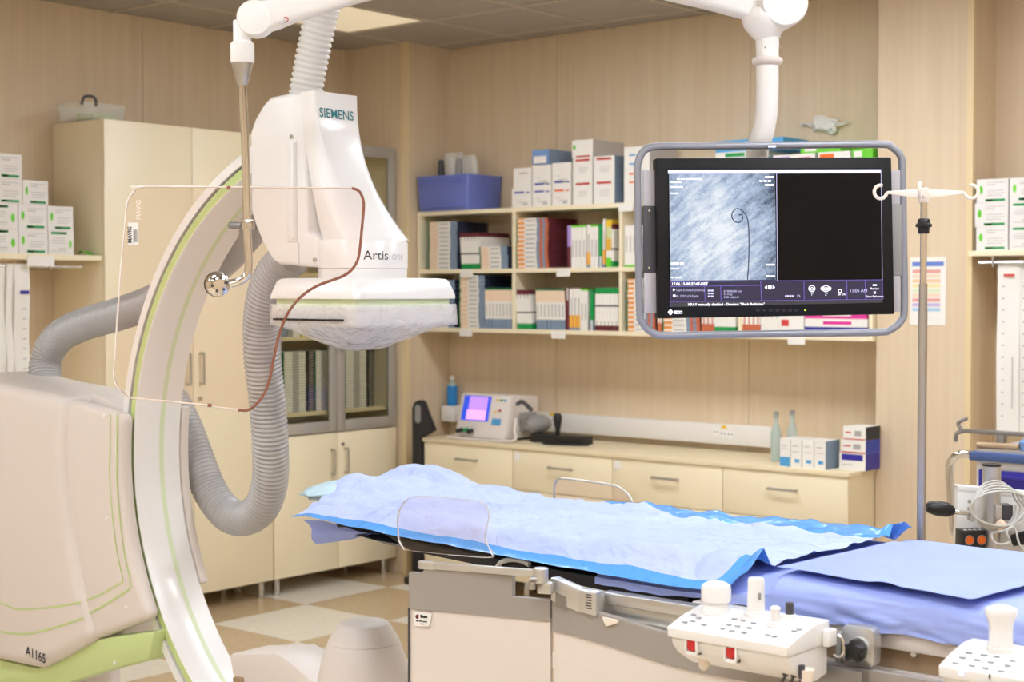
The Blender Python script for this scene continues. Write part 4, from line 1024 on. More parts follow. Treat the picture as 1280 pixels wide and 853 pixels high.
for k in range(6):
    a = k * math.pi / 3 + .3; q = c + kR @ V((.017 * math.cos(a), .017 * math.sin(a), .0125)); hb.cyl(q, q + kR @ V((0, 0, .0035)), .0035, seg=8)
part('pin_hole', hb, 'darkgrey', kn)
for px, py in ((286, 235), (262, 507)):
    p = A(px, py, -.001); part('edge_chip', MB().obox(p, (.008, .006, .008), Matrix.Rotation(.6, 3, 'Z')), 'acr_edge', pane)
# spring arm head
c = A(303, 64, RZd)
part('swivel', MB().lathe([(.0265, 0), (.0285, .003), (.0285, .045), (.024, .05), (.0215, .052), (.0215, .1)], A(303, 79, RZd), seg=28), 'white', sh)
part('cone', MB().lathe([(.0105, 0), (.0135, .003), (.026, .052), (.026, .054)], A(303, 106.5, RZd), seg=28), 'brushed', sh)
ax_ = A(320, 24, RZd); dirA = (A(445, -2, RZd) - ax_).normalized()
part('joint', MB().lathe([(.03, -.034), (.0415, -.028), (.0435, -.018), (.0435, .02), (.040, .026), (.03, .028)], ax_, rot_between(-FW), 32), 'white', sh)
el = MB(); rings = []
for t_, hw, hh in ((-.02, .02, .02), (.0, .024, .03), (.05, .026, .036)):
    pass
pts = catmull([A(303, 52, RZd), A(303, 38, RZd), A(308, 24, RZd), A(320, 18, RZd)], 6)
part('elbow', MB().tube(pts, [.0205] * len(pts), 18), 'white', sh)
def arm_loft(p0, p1, secs, up):
    d = (p1 - p0); s_ = d.normalized().cross(up).normalized(); u = s_.cross(d.normalized()).normalized(); rings = []
    for t_, hw, hh, dz in secs:
        c_ = p0 + d * t_; rings.append([c_ + s_ * x + u * (y + dz) for x, y in rrect(0, 0, hw, hh, min(hw, hh) * .55, 4)])
    return MB().loft(rings)
p0, p1 = A(318, 24, RZd), A(640, -56, RZd)
al = arm_loft(p0, p1, ((0, .024, .038, 0), (.08, .027, .036, 0), (.16, .027, .028, 0), (.36, .026, .021, 0), (.5, .026, .02, 0), (.92, .03, .024, 0), (1, .03, .024, 0)), UP)
armo = part('spring_arm', al, 'white', sh, smooth=60)
q = A(349, 28, RZd - .0285); xd = (A(400, 17, RZd) - A(349, 28, RZd)).normalized()
part('lettering', text_mb('mavig', .013, plane_fn(A(343, 30.5, RZd - .0295), xd, UP)), 'ink_pale', armo, smooth=0)
part('logo', MB().tube([A(357 + 3.2 * math.cos(a), 24.5 + 3 * math.sin(a), RZd - .0295) for a in [math.pi * k / 6 - 2.2 for k in range(9)]], .0012, 5), 'red', armo)
e_ = A(640, -56, RZd)
part('drop_tube', MB().cyl(e_ - V((0, 0, .05)), V((e_.x, e_.y, CEIL)), .038, seg=24), 'white', sh)
part('ceiling_rose', MB().cyl(V((e_.x, e_.y, CEIL - .05)), V((e_.x, e_.y, CEIL - .001)), .09, seg=28), 'white', sh, bevel=.006)

# ================================================================== CEILING-HUNG MONITOR
MZ = 3.95
mo = thing('ceiling_monitor', 'black flat monitor showing a heart radiograph in a grey tube frame', 'monitor', at(965, 420, MZ))
# monitor plane: centre, slightly turned
mc = at(968.5, 296, MZ); yawm = math.radians(6)
mx = (RT * math.cos(yawm) + FW * math.sin(yawm)).normalized(); roll = math.radians(.3)
mn = V((0, 0, 1)).cross(mx).normalized() * -1            # towards the viewer
if mn.dot(FW) > 0: mn = -mn
mx, mu = mx * math.cos(roll) + UP * math.sin(roll), UP * math.cos(roll) - mx * math.sin(roll)
def hit(px, py, off=0):      # point of the monitor plane seen at a pixel
    r = ray(px, py); c_ = mc + mn * off; return CAM + r * ((c_ - CAM).dot(mn) / r.dot(mn))
def mq(pts, off): return [hit(x, y, 0) + mn * off for x, y in pts]
bz = [(820, 197.5), (1114.5, 196.5), (1118.5, 393), (822.5, 398.5)]
mb = MB().prism(mq(bz, 0), mn * -.05)
bezel = part('bezel', mb, 'bezel', mo, bevel=.004)
part('rear_shell', MB().prism(mq([(860, 220), (1080, 220), (1080, 375), (860, 375)], -.05), mn * -.04), 'black', mo, bevel=.012)
scr_ = part('screen', MB().add(mq([(834.5, 211), (1100.5, 210.5), (1103, 378), (836.5, 384)], .0012), [(0, 1, 2, 3)]), 'lcd_black', bezel, smooth=0)
def U(name, pts, mt, off=.0018, lab=None): return part(name, MB().add(mq(pts, off), [tuple(range(len(pts)))]), mt, bezel, smooth=0)
U('title_bar', [(834.8, 212.5), (1101, 212), (1101, 216.5), (834.8, 217.5)], 'ui_top')
U('radiograph_view', [(836, 218), (968.5, 217), (970, 350), (838, 351)], 'radiograph')
U('control_panel', [(837, 352), (1102.5, 349.5), (1103, 373), (837, 377)], 'ui_panel')
U('status_bar', [(837, 378), (1103, 374), (1103, 378.5), (837, 384)], 'ui_bar')
def line(name, pts, wd, mt, off=.0026):
    P = mq(pts, off); return part(name, MB().tube(P, wd, 4), mt, bezel, smooth=0)
for k, pts in enumerate((((837, 352.5), (1102.5, 350)), ((837, 377.5), (1103, 374)), ((950.5, 351.5), (951.5, 376)), ((837, 358.5), (950.5, 357)), ((880.5, 358), (881, 377)), ((900.5, 358), (901, 377)), ((1004.5, 351), (1005, 375.5)), ((1058, 350.5), (1058.5, 375)), ((1081, 350.5), (1081.5, 374.5)), ((972, 375.8), (972, 381)), ((837.4, 352.5), (837.4, 384)), ((1102.6, 350), (1103, 374)))):
    line('rule', pts, .0005, 'ui_line')
line('view_edge', [(970.3, 217), (971.5, 351)], .0007, 'ui_text_dim'); line('view_edge', [(1101, 217), (1102.5, 350)], .0006, 'ui_text_dim')
mpp = (hit(1000, 300) - hit(900, 300)).length / 100
def T_(s_, px, py, h, mt='ui_text', bold=.0, al='LEFT'):
    fn = plane_fn(hit(px, py) + mn * .0026, mx, mu); part('screen_text', text_mb(s_, h * mpp / .7, fn, bold=bold, align=al), mt, bezel, smooth=0)
def bars_(px, py, widths, h=2.0, mt='ui_text', gap=1.2):
    mb_ = MB(); x_ = px
    for w_ in widths: mb_.add(mq([(x_, py - h), (x_ + w_, py - h), (x_ + w_, py), (x_, py)], .0026), [(0, 1, 2, 3)]); x_ += w_ + gap
    part('small_print', mb_, mt, bezel, smooth=0)
T_('17.06.13-08:27:47-DST', 839, 357, 3.4, bold=.0002)
T_('Care CTO-LF (10.0 f/s)', 845, 364.3, 2.6, 'ui_text_dim'); T_('FL CTO (15.0 p/s)', 845, 371.8, 2.6, 'ui_text_dim')
part('icon', MB().add(mq([(841, 360.8), (841, 364), (844, 362.4)], .0026), [(0, 1, 2)]).add(mq([(841, 368.5), (844, 368.5), (844, 371.5), (841, 371.5)], .0026), [(0, 1, 2, 3)]), 'ui_text', bezel, smooth=0)
for i in range(3): bars_(884.5, 364.5 + i * 3.6, (3, 3.4), 2.0, 'ui_text_dim', .7)
for i, s_ in enumerate(('0  00:00:00 min', '0  mGy', '0.00  uGym2')): T_(s_, 904.5, 365.5 + i * 3.7, 2.5, 'ui_text_dim')
bars_(981, 371.5, (1.4, 2.6, 2.6, 2.6), 2.2, 'ui_text_dim', .6); T_('1%', 995.5, 371.5, 2.8, 'ui_text_dim'); T_('XRAY manually disabled - Deselect "Block Radiation"', 859.5, 382.3, 3.1, bold=.0001)
T_('11:05 AM', 1061.5, 365.5, 4, 'ui_text_dim'); T_('Review', 1093, 362.2, 2.6, al='CENTER'); T_('Store Reference', 1093, 371.8, 2.4, al='CENTER'); bars_(1090.5, 357.5, (5,), 1.8)
def ringicon(px, py, r, wd=.0009): part('icon', MB().tube([hit(px + r * math.cos(a), py + r * math.sin(a)) + mn * .0026 for a in [2 * math.pi * k / 14 for k in range(14)]], wd, 4, closed=True), 'ui_text', bezel, smooth=0)
for px, py in ((1014.5, 361), (1032, 361)):
    ringicon(px, py, 3.9); ringicon(px, py + .4, 1.8, .0007)
    T_('1"' if px < 1020 else '2"', px - 1.3, 369.5, 3.2)
ringicon(1027.8, 361, 2); ringicon(1036.4, 361, 2)
ringicon(1049.5, 364, 2); T_('20 cm', 1046.5, 369.3, 2.8); ringicon(1093, 366, 1.1)
part('icon', MB().add(mq([(955.5, 359.5), (958.5, 357), (958.5, 362)], .0026), [(0, 1, 2)]).add(mq([(968.5, 359.3), (965.5, 357), (965.5, 361.8)], .0026), [(0, 1, 2)]).add(mq([(960, 357.2), (964, 357.2), (964, 361.8), (960, 361.8)], .0026), [(0, 1, 2, 3)]), 'ui_text', bezel, smooth=0)
# catheter on the radiograph
cth = [(934, 351), (935.5, 330), (936, 305), (935.5, 285), (933.5, 272), (928, 264), (921.5, 261), (916, 264.5), (914.5, 271), (918, 277), (924, 278), (928, 274), (927, 269), (923, 269)]
part('catheter_shadow', MB().tube(catmull([hit(*p) + mn * .0022 for p in cth], 6), [.0014] * (13 * 6 + 1), 4), 'xray_dark', bezel, smooth=0)
for px, py, ws in ((846, 225, (4, 4, 3, 6, 9)), (838, 229, (9, 3)), (838, 235, (10, 4)), (837.5, 243, (4, 5)), (956, 222.5, (11,)), (949, 227.5, (4, 4, 4)), (956, 232.5, (11,)), (838.5, 330.5, (10, 5)), (838.5, 337, (5, 4)), (838.5, 348, (4, 3, 4)), (957, 332, (5, 5)), (957, 346.5, (5, 5))): bars_(px, py, ws, 1.9)
# maker's mark and power light
part('logo', MB().add(mq([(834.5, 390.5), (838, 386.5), (841.5, 390.3), (838, 394.3)], .0015), [(0, 1, 2, 3)]), 'ui_text', bezel, smooth=0)
T_('EIZO', 842, 392.3, 3.4, bold=.0004)
part('power_light', MB().cyl(hit(1006.5, 388) - mn * .001, hit(1006.5, 388) + mn * .0015, .0017, seg=8), 'led', bezel)
kb = MB()
for i in range(7): kb.add(mq([(945 + 8 * i, 387), (950 + 8 * i, 386.9), (950 + 8 * i, 389.5), (945 + 8 * i, 389.6)], .0008), [(0, 1, 2, 3)])
part('button', kb, 'black_soft', bezel, smooth=0)
# grey tube frame
fr = [(799.5, 205), (806, 189), (822, 182), (870, 181.5), (1000, 180), (1104, 179), (1120, 183), (1131, 194), (1133, 212), (1134.5, 300), (1135.5, 385), (1131, 402), (1118, 413), (1100, 416), (1000, 417.5), (900, 419), (835, 420), (818, 416), (806, 404), (802.5, 388), (800.5, 300)]
P = [hit(x, y) + mn * -.03 for x, y in fr]
P = catmull(P + [P[0]], 5)[:-1]
part('tube_frame', MB().tube(P, .0098, 12, closed=True), 'grey_tube' if 'grey_tube' in M else mat('grey_tube', (150, 152, 160), .35, .2).name, mo)
for sx0, sx1, sy0, sy1, mt in ((806, 824, 257, 341, 'darkgrey'), (807, 824, 341, 392, 'plate_grey'), (806, 822, 212, 257, 'plate_grey'), (1114, 1131, 255, 345, 'grey'), (1115, 1129, 345, 390, 'plate_grey'), (1113, 1129, 212, 255, 'plate_grey')):
    part('side_bracket', MB().prism(mq([(sx0, sy0), (sx1, sy0), (sx1, sy1), (sx0, sy1)], -.02), mn * -.01), mt, mo, bevel=.002)
for px, py in ((813, 263), (813, 335)):
    p = hit(px, py) - mn * .02; part('screw', MB().cyl(p, p + mn * .004, .003, seg=8), 'steel', mo)
p = hit(965, 183) - mn * .03; part('clip', MB().cyl(p - mx * .006 + mn * .012, p + mx * .014 + mn * .012, .004, seg=8), 'steel', mo)
# carrier pole, sleeve, ring, head and spring arm
po = catmull([hit(957, 260) - mn * .1, hit(957, 190) - mn * .085, hit(962, 160) - mn * .06, hit(964.5, 130) - mn * .045, hit(964.5, 75) - mn * .04, hit(964.5, 45) - mn * .04], 6)
part('pole', MB().tube(po, .029, 24), 'white', mo)
part('pole_mount', MB().prism(mq([(925, 240), (990, 240), (990, 310), (925, 310)], -.085), mn * -.04), 'darkgrey', mo, bevel=.006)
c = hit(964.5, 73) - mn * .04; part('collar_ring', MB().lathe([(r_ * 1.11, z_ * 1.11) for r_, z_ in ((.027, -.012), (.034, -.007), (.036, 0), (.034, .005), (.027, .008))], c, seg=28), 'offwhite', mo)
c = hit(964.5, 52) - mn * .04; part('sleeve', MB().lathe([(r_ * 1.11, z_ * 1.11) for r_, z_ in ((.0268, -.01), (.0272, -.008), (.0272, .035))], c, seg=28), 'white', mo)
for px, py in ((958.5, 45), (977, 45), (958.5, 58), (977, 58)):
    p = hit(px, py) - mn * .016; part('screw', MB().cyl(p, p + mn * .003, .003, seg=8), 'steel', mo)
c = hit(962, 28) - mn * .04
part('head', MB().lathe([(r_ * 1.11, z_ * 1.11) for r_, z_ in ((.024, -.03), (.034, -.02), (.05, .0), (.056, .02), (.05, .04), (.02, .05))], c - V((0, 0, .005)), seg=30), 'white', mo)
c = hit(979, 4) - mn * .02
part('joint_disc', MB().lathe([(r_ * 1.11, z_ * 1.11) for r_, z_ in ((.05, -.045), (.056, -.04), (.056, .03), (.052, .036), (.04, .037))], c, rot_between(mn), 36), 'white', mo)
p0, p1 = hit(975, 8) - mn * .04, hit(690, -55) - mn * .04
part('spring_arm', arm_loft(p0, p1, ((0, .03, .05, 0), (.1, .032, .042, 0), (.3, .032, .036, 0), (.9, .034, .034, 0), (1, .034, .034, 0)), UP), 'white', mo, smooth=60)
part('drop_tube', MB().cyl(p1 - V((0, 0, .06)), V((p1.x, p1.y, CEIL)), .042, seg=24), 'white', mo)
part('ceiling_rose', MB().cyl(V((p1.x, p1.y, CEIL - .05)), V((p1.x, p1.y, CEIL - .001)), .1, seg=28), 'white', mo, bevel=.006)

# ================================================================== EXAMINATION TABLE
TN, TF = 2.705, 3.29         # near and far edge of the table top
tb = thing('examination_table', 'long examination table with black top and white side frame', 'table', (-1.2, 3.0, 0))
TZ = .985
rings = []
for x, hw, z0 in ((-2.96, .17, .975), (-2.9, .22, .968), (-2.75, .265, .955), (-2.5, .285, .948), (-1.2, .29, .945), (.6, .29, .945)):
    c_ = (TN + TF) / 2
    rings.append([(x, c_ - hw, TZ - .012), (x, c_ - hw + .02, TZ), (x, c_ + hw - .02, TZ), (x, c_ + hw, TZ - .012), (x, c_ + hw - .05, z0), (x, c_ - hw + .05, z0)])
part('table_top', MB().loft(rings), 'black', tb, smooth=30)
part('side_ledge', MB().prism([ony(2.70, a, b_) for a, b_ in ((480, 668), (498, 680), (515, 690), (640, 716), (860, 760), (860, 742), (640, 703), (520, 677))], (0, .02, 0)), 'black_soft', tb, bevel=.003)
part('mattress', MB().loft([[(x, y, z) for y, z in ((2.74, TZ + .001), (3.27, TZ + .001), (3.265, TZ + .03), (2.745, TZ + .03))] for x in (-2.9, .55)]), 'black_soft', tb, bevel=.01)
# white side frame with its recessed channel, right of the curtain
FY = 2.665
xa, xb = -1.75, .55
fm = MB().box(xa, xb, FY, FY + .05, .925, .958).box(xa, xb, FY, FY + .05, .80, .885)
fm.box(xa, xb, FY + .02, FY + .05, .885, .925)
part('side_frame', fm, 'offwhite', tb, bevel=.003)
part('channel_plate', MB().box(xa + .02, xb - .02, FY + .015, FY + .021, .886, .924), 'brownplate', tb, smooth=0)
p = ony(FY + .012, 1145, 817); part('bolt', MB().lathe([(.007, 0), (.009, .004), (.006, .012)], p, rot_between(V((0, -1, 0))), 10), 'steel', tb)
part('green_line', MB().box(xa + .3, xb, FY - .006, FY + .004, .79, .812), 'lime_pale', tb, smooth=0)
part('under_carriage', MB().box(-1.9, .5, 2.76, 3.24, .74, .94), 'offwhite', tb, bevel=.01)
part('pedestal', MB().loft([[(x, y, z) for x, y in rrect(-.9, 3.0, hx, hy, .06, 5)] for z, hx, hy in ((.0, .5, .26), (.08, .48, .25), (.1, .36, .2), (.74, .34, .19))]), 'offwhite', tb)
part('cable_loop', MB().tube(catmull([ony(2.69, a, b_) for a, b_ in ((622, 709), (627, 703), (638, 700), (650, 701), (662, 706))], 5), .006, 8), 'cable', tb)

# ------------------------------------------------------------------ sheets
def nz(x, y, s, k=0): return noise.noise(V((x * s, y * s, k)))
def clampf(t_): return max(0, min(1, t_))
def sm(t_): t_ = clampf(t_); return t_ * t_ * (3 - 2 * t_)
def topz(x, y):
    z = 1.034
    z += .05 * math.exp(-((x + 3.06) / .15) ** 2 - ((y - 2.97) / .10) ** 2)      # pillow under the sheet
    z += .062 * math.exp(-((x + 3.0) / .20) ** 2 - ((y - 3.18) / .08) ** 2) - .012 * math.exp(-((x + 2.55) / .2) ** 2 - ((y - 3.2) / .15) ** 2)
    z += .010 * math.exp(-((x + 2.4) / .25) ** 2 - ((y - 3.2) / .1) ** 2)
    return z
# underlying big sheet (periwinkle) with its hanging side
near = [(-3.005, 1.027), (-2.9, 1.02), (-2.79, 1.013), (-2.6, 1.004), (-2.4, .998), (-2.2, .991), (-2.0, .985), (-1.8, .981), (-1.7, .985), (-1.62, 1.0), (-1.5, 1.02)]
def nearz(x):
    for (a, za), (b_, zb) in zip(near, near[1:]):
        if x <= b_: return za + (zb - za) * clampf((x - a) / (b_ - a))
    return near[-1][1]
def pad_z(x, y):
    s_ = (y - (TN - .03)) / (TF + .015 - TN + .03); e = sm((.13 - s_) / .13)
    return topz(x, y) * (1 - e) + nearz(x) * e
NX, NYs = 200, 46
def sheet_pt(x, s):
    # s = 0 near hem .. 1 far hem
    hem = .957 + .012 * nz(x, 0, 5) + .006 * nz(x, 1, 17)
    if x > -1.25: hem -= .022 * sm((x + 1.25) / .3)
    if s < .22:
        t_ = s / .22
        out_ = .036 * sm((x + 1.66) / .12); y = TN - .014 - out_ + (.016 * nz(x * 1.2 + t_ * .25, t_ * .3, 11, 3) + .012 * abs(nz(x + t_ * .3, t_ * .2, 17, 8))) * (1 - t_ * .8) * sm((x + 1.7) / .1) * -1
        y += .006 * sm((t_ - .7) / .3)
        z = hem + (topz(x, TN) - .018 - hem) * t_ + .0
        return V((x, y, z))
    t_ = (s - .22) / .78
    if t_ < .05: y = TN - .012 - .032 * sm((x + 1.66) / .12) + (.024 + .032 * sm((x + 1.66) / .12)) * t_ / .05; z = topz(x, TN) - .018 + .016 * math.sin(t_ / .05 * math.pi / 2); return V((x, y, z))
    y = TN + .012 + (TF - TN + .01) * (t_ - .05) / .95
    z = topz(x, y) - .003 + .004 * nz(x, y, 7, 1) - .03 * sm((t_ - .94) / .06)
    return V((x, y, z))
def sheet_low(x, s_):
    p = sheet_pt(x, s_)
    if x < -1.56 and s_ >= .22: p.z = min(p.z, pad_z(x, p.y) - .018)
    elif x < -1.56: p.z = min(p.z, nearz(x) - .012)
    return p
P = [[sheet_low(-2.02 + 2.5 * j / NX, i / NYs) for j in range(NX + 1)] for i in range(NYs + 1)]
single('table_sheet', MB().grid(P), 'sheet', 'periwinkle sheet hanging down the near side of the table', 'sheet', (-.7, 3.0, TZ + .03), smooth=180)
# hanging corner below the head end
P = []
c0 = [ony(2.74, a, b_) for a, b_ in ((378, 650), (400, 652), (425, 658), (450, 664), (475, 668))]
c1 = [ony(2.74, a, b_) for a, b_ in ((377, 684), (400, 681), (425, 677), (450, 671), (472, 666.5))]
for i in range(9):
    P.append([c0[j].lerp(c1[j], i / 8) + V((.0, .012 * math.sin(i * .7 + j * 1.3) + .06 * i / 8 * (1 - j / 4), 0)) for j in range(5)])
P2 = [[p + V((0, .16, .005)) for p in r] for r in P]
single('hanging_cloth', MB().grid(P), 'sheet_dk', 'periwinkle cloth corner hanging below the head end of the table', 'sheet', (-2.93, 2.75, .9), smooth=180)
# pale blue absorbent sheet with glossy blue border over the head half
NX, NS = 170, 64
def pad_pt(u, s):
    x0 = -3.0 - .15 * sm(s * 1.6) + .012 * nz(s * 3, 0, 2, 5)
    x1 = -1.63 + .07 * s + .01 * nz(s, 1, 4)
    x = x0 + (x1 - x0) * u
    yn = TN - .03; yf = TF + .015 + .015 * nz(x, 2, 3)
    y = yn + (yf - yn) * s
    zt_ = topz(x, y) + .006
    fold = .005 * nz(x, y, 9, 1) + .0028 * nz(x, y, 24, 2) + .004 * abs(nz(x + y * .6, y * 2.2, 8, 7)) + .003 * abs(nz(x * 1.5 - y, y * 3, 15, 9))
    lng = .006 * max(0, nz(x * .5, y * 5, 5, 11)) + .005 * max(0, nz(x * 2 + y * 3, y * 1.5, 6, 13))
    z = zt_ + fold * 2.2 + lng * 1.7
    e = sm((.13 - s) / .13)
    z = z * (1 - e) + (nearz(x) + .003 * nz(x, 0, 12)) * e
    z -= .02 * sm((s - .95) / .05)
    hd = sm((.05 - u) / .05); z -= .012 * hd
    # curled end of the border on both corners
    if u > .965 and (s < .12 or s > .86): z += .030 * sm((u - .965) / .035)
    return V((x, y, z))
IN, IF = 4, 10
def band(i, u):
    x = -3.0 + 1.4 * u; wn = .045 + .012 * nz(x, 3, 6) + .09 * sm((u - .93) / .05); wf = .975 - .2 * sm((x + 2.5) / .55) + .02 * nz(x, 5, 7)
    if i <= IN: return wn * i / IN
    if i >= NS - IF: return wf + (1 - wf) * (i - NS + IF) / IF
    return wn + (wf - wn) * (i - IN) / (NS - IF - IN)
P = [[pad_pt(j / NX, band(i, j / NX)) for j in range(NX + 1)] for i in range(NS + 1)]
def pad_m(i, j):
    return 1 if i < IN or i >= NS - IF else 0
def pad_old(i, j):
    s = i / NS; u = j / NX; x = -3.0 + 1.4 * u
    wn = .045 + .012 * nz(x, 3, 6); wf = .965 - .17 * sm((x + 2.45) / .5) + .03 * nz(x, 5, 7)
    return 1 if s < wn or s > wf else 0
single('absorbent_sheet', MB().grid(P, pad_m), ['pad', 'pad_blue'], 'wrinkled pale blue absorbent sheet with glossy blue border on the table', 'sheet', (-2.3, 3.0, 1.0), smooth=180)
# crinkled pillow cover peeking out at the head
mb = MB(); P = []
for i in range(9):
    r = []
    for j in range(21):
        u, v = i / 8 * math.pi, j / 20 * 2 * math.pi; k = 1 + .12 * nz(i * .8, j * .6, 1)
        r.append(V((-3.10 + .10 * k * math.sin(u) * math.cos(v), 3.03 + .2 * k * math.cos(u), 1.045 + .03 * k * math.sin(u) * math.sin(v))))
    P.append(r)
single('head_pad', mb.grid(P), 'crepe', 'crinkled pale cover of the head pad peeking out at the table head', 'pad', (-3.1, 3.03, 1.01), smooth=180)
# smaller top sheet
def ts_pt(u, s):
    a = onz(1.04, 970, 712).lerp(onz(1.04, 1216, 752), u); b_ = onz(1.045, 1116, 677).lerp(onz(1.045, 1405, 703), u)
    p = a.lerp(b_, s); e = min(u, 1 - u) if False else u
    z = topz(p.x, p.y) + .011 + .003 * nz(p.x, p.y, 7, 4) + (.008 * max(0, nz(p.x, 0, 14)) if s < .03 else 0)
    return V((p.x, p.y, z))
P = [[ts_pt(j / 50, i / 24) for j in range(51)] for i in range(25)]
mb = MB().grid(P)
single('top_sheet', mb, 'sheet', 'smaller flat periwinkle sheet laid over the foot half of the table', 'sheet', (-1.2, 3.0, 1.04), smooth=180)

# clear arm guards at the table edge
def guard(label, pts, y, thick, edge_r=.0025):
    g = thing('arm_guard', label, 'arm guard', ony(y, pts[0][0], pts[-1][1]))
    Pp = [ony(y, a, b_) for a, b_ in pts]
    pn = part('pane', MB().prism(Pp, (0, thick, 0), 0, 1), ['acrylic', 'acr_edge_pale'], g, smooth=0)
    part('rim', MB().tube(resample(catmull(Pp, 5), .008), edge_r, 6), 'alu', pn)
guard('clear acrylic arm guard standing at the near table edge', ((505, 688), (498, 676), (496.5, 655), (498, 640), (507, 626), (522, 620.5), (560, 622.5), (597, 627), (608, 632), (611, 645), (608, 660), (606, 672), (609, 682), (616, 697), (560, 694)), 2.655, .004, .0009)
guard('clear acrylic arm guard standing at the far table edge', ((693, 640), (693, 608), (697, 600), (706, 598.5), (762, 606), (776, 611), (786, 620), (792, 632), (796, 645)), 3.33, .006, .003)

# ================================================================== LEAD CURTAIN AND ITS RAIL
lc = thing('lead_curtain', 'grey-banded beige lead curtain hanging from a rail at the table side', 'curtain', ony(2.6, 700, 900))
hz = at(690, 716, 3.33)
pl = at(512, 716, 3.46); ph = at(688, 726, 3.32)
def panel(p_of, n, mats_, name):
    rows = []
    return None
# left swung-out panel: band and body follow a slightly wavy line
def lp(u, z, off=0): q = pl.lerp(ph, u); d = (ph - pl).normalized(); nrm = V((d.y, -d.x, 0)).normalized(); return V((q.x, q.y, z)) + nrm * (off + .008 * math.sin(u * 5 + 1) * (1.0 - z))
ztop = lambda u: (at(512, 716, 3.46).lerp(at(688, 724, 3.32), u)).z
rows = []
def ribbonish(us, zf, pf, thick, name, mt):
    fr_ = [[pf(u, zf(u, v)) for u in us] for v in [k / 10 for k in range(11)]]
    d = (pf(1, .9) - pf(0, .9)); nrm = V((d.y, -d.x, 0)).normalized()
    nrm = -nrm if nrm.dot(FW) > 0 else nrm
    bk = [[p - nrm * thick for p in r] for r in fr_]
    mb = MB(); mb.grid(fr_); mb.grid(bk)
    edge = [(0, j) for j in range(len(us))]
    nr, nc = len(fr_), len(us)
    for a, b_ in [((0, j), (0, j + 1)) for j in range(nc - 1)] + [((nr - 1, j), (nr - 1, j + 1)) for j in range(nc - 1)] + [((i, 0), (i + 1, 0)) for i in range(nr - 1)] + [((i, nc - 1), (i + 1, nc - 1)) for i in range(nr - 1)]:
        mb.quad(fr_[a[0]][a[1]], fr_[b_[0]][b_[1]], bk[b_[0]][b_[1]], bk[a[0]][a[1]])
    return part(name, mb, mt, lc, smooth=60)
us = [k / 24 for k in range(25)]
zt0 = ztop(0)
ribbonish(us, lambda u, v: .12 + (zt0 - .075 - .12) * (1 - v), lambda u, z: lp(u, z), .012, 'curtain_panel', 'curtain')
bandL = ribbonish([k / 24 * .74 + 0 for k in range(25)] , lambda u, v: (zt0 + (.016 if u > .12 else 0)) - (.082 + (.016 if u > .12 else 0)) * v, lambda u, z: lp(u, z, .003), .018, 'curtain_band', 'curtain_band')
ribbonish([.74 + .26 * k / 8 for k in range(9)], lambda u, v: zt0 - .035 - .047 * v, lambda u, z: lp(u, z, .003), .018, 'curtain_band', 'curtain_band')
p = lp(.11, zt0 - .1, .006); d = (ph - pl).normalized()
tg = part('maker_tag', MB().add([p + d * a + UP * b_ for a, b_ in ((-.022, -.018), (.014, -.018), (.022, .012), (-.022, .014))], [(0, 1, 2, 3)]), 'white', lc, smooth=0)
part('logo', MB().cyl(p + d * -.014 + UP * .003, p + d * -.014 + UP * .003 - FW * .001, .0052, seg=12), 'maroon', tg)
pb_ = MB()
for x0_, w_, z0_, h_ in ((-.007, .005, .001, .007), (-.0015, .012, .001, .005), (-.018, .006, -.008, .0028), (-.0105, .007, -.008, .0028), (-.002, .012, -.0085, .0025), (-.009, .010, -.014, .002)):
    pb_.add([p + d * a_ + UP * c_ - FW * .001 for a_, c_ in ((x0_, z0_), (x0_ + w_, z0_), (x0_ + w_, z0_ + h_), (x0_, z0_ + h_))], [(0, 1, 2, 3)])
part('small_print', pb_, 'ink', tg, smooth=0)
part('edge_cord', MB().cyl(lp(.0, .13, .002), lp(0, zt0 - .08, .002), .003, seg=8), 'darkgrey', lc)
# right panel along the table rail
RY = 2.60
def rp2(u, z): return V((-2.065 + 1.03 * u, RY + .006 * math.sin(u * 9 + z * 2) * (1.0 - z) * 2, z))
def rz(u):
    return .926 - .03 * sm(u * 2.6)
us2 = [k / 40 for k in range(41)]
ribbonish(us2, lambda u, v: rz(u) - .055 - (rz(u) - .055 - .12) * v, rp2, .012, 'curtain_panel', 'curtain')
ribbonish(us2, lambda u, v: rz(u) - .064 * v, lambda u, z: rp2(u, z) - V((0, .004, 0)), .018, 'curtain_band', 'curtain_band')
# swing bar, hinge and rail carriers
a, b_ = at(525, 706, 3.45), at(684, 718, 3.31)
dd = (b_ - a).normalized(); R3 = Matrix((dd, UP.cross(dd), UP)).transposed()
part('swing_bar', MB().obox((a + b_) / 2, ((b_ - a).length, .012, .016), R3), 'alu', lc, bevel=.002)
part('end_piece', MB().obox(a + dd * .018, (.04, .014, .019), R3), 'alu', lc, bevel=.003)
hh = at(676, 717, 3.3); part('hinge_knuckle', MB().cyl(hh - V((0, 0, .02)), hh + V((0, 0, .012)), .0165, seg=18), 'alu', lc, bevel=.003)
part('hinge_block', MB().obox(at(682, 735, 3.3), (.034, .02, .026), R3), 'alu', lc, bevel=.004).name
part('hinge_pin', MB().cyl(at(665, 727, 3.29), at(665, 737, 3.29), .008, seg=12).cyl(at(662, 724, 3.29), at(672, 724, 3.29), .005, seg=10), 'brushed', lc)
def rbox(name, x0, y0, x1, y1, yy, th, mt, bev=.003, par=lc): # outline in pixels on plane y=yy, sheared along the rail
    pa_, pb_, pc_, pd_ = (ony(yy, *q) for q in ((x0[0], x0[1]), (x1[0], x1[1]), (y1[0], y1[1]), (y0[0], y0[1])))
    return part(name, MB().prism([pa_, pb_, pc_, pd_], (0, th, 0)), mt, par, bevel=bev)
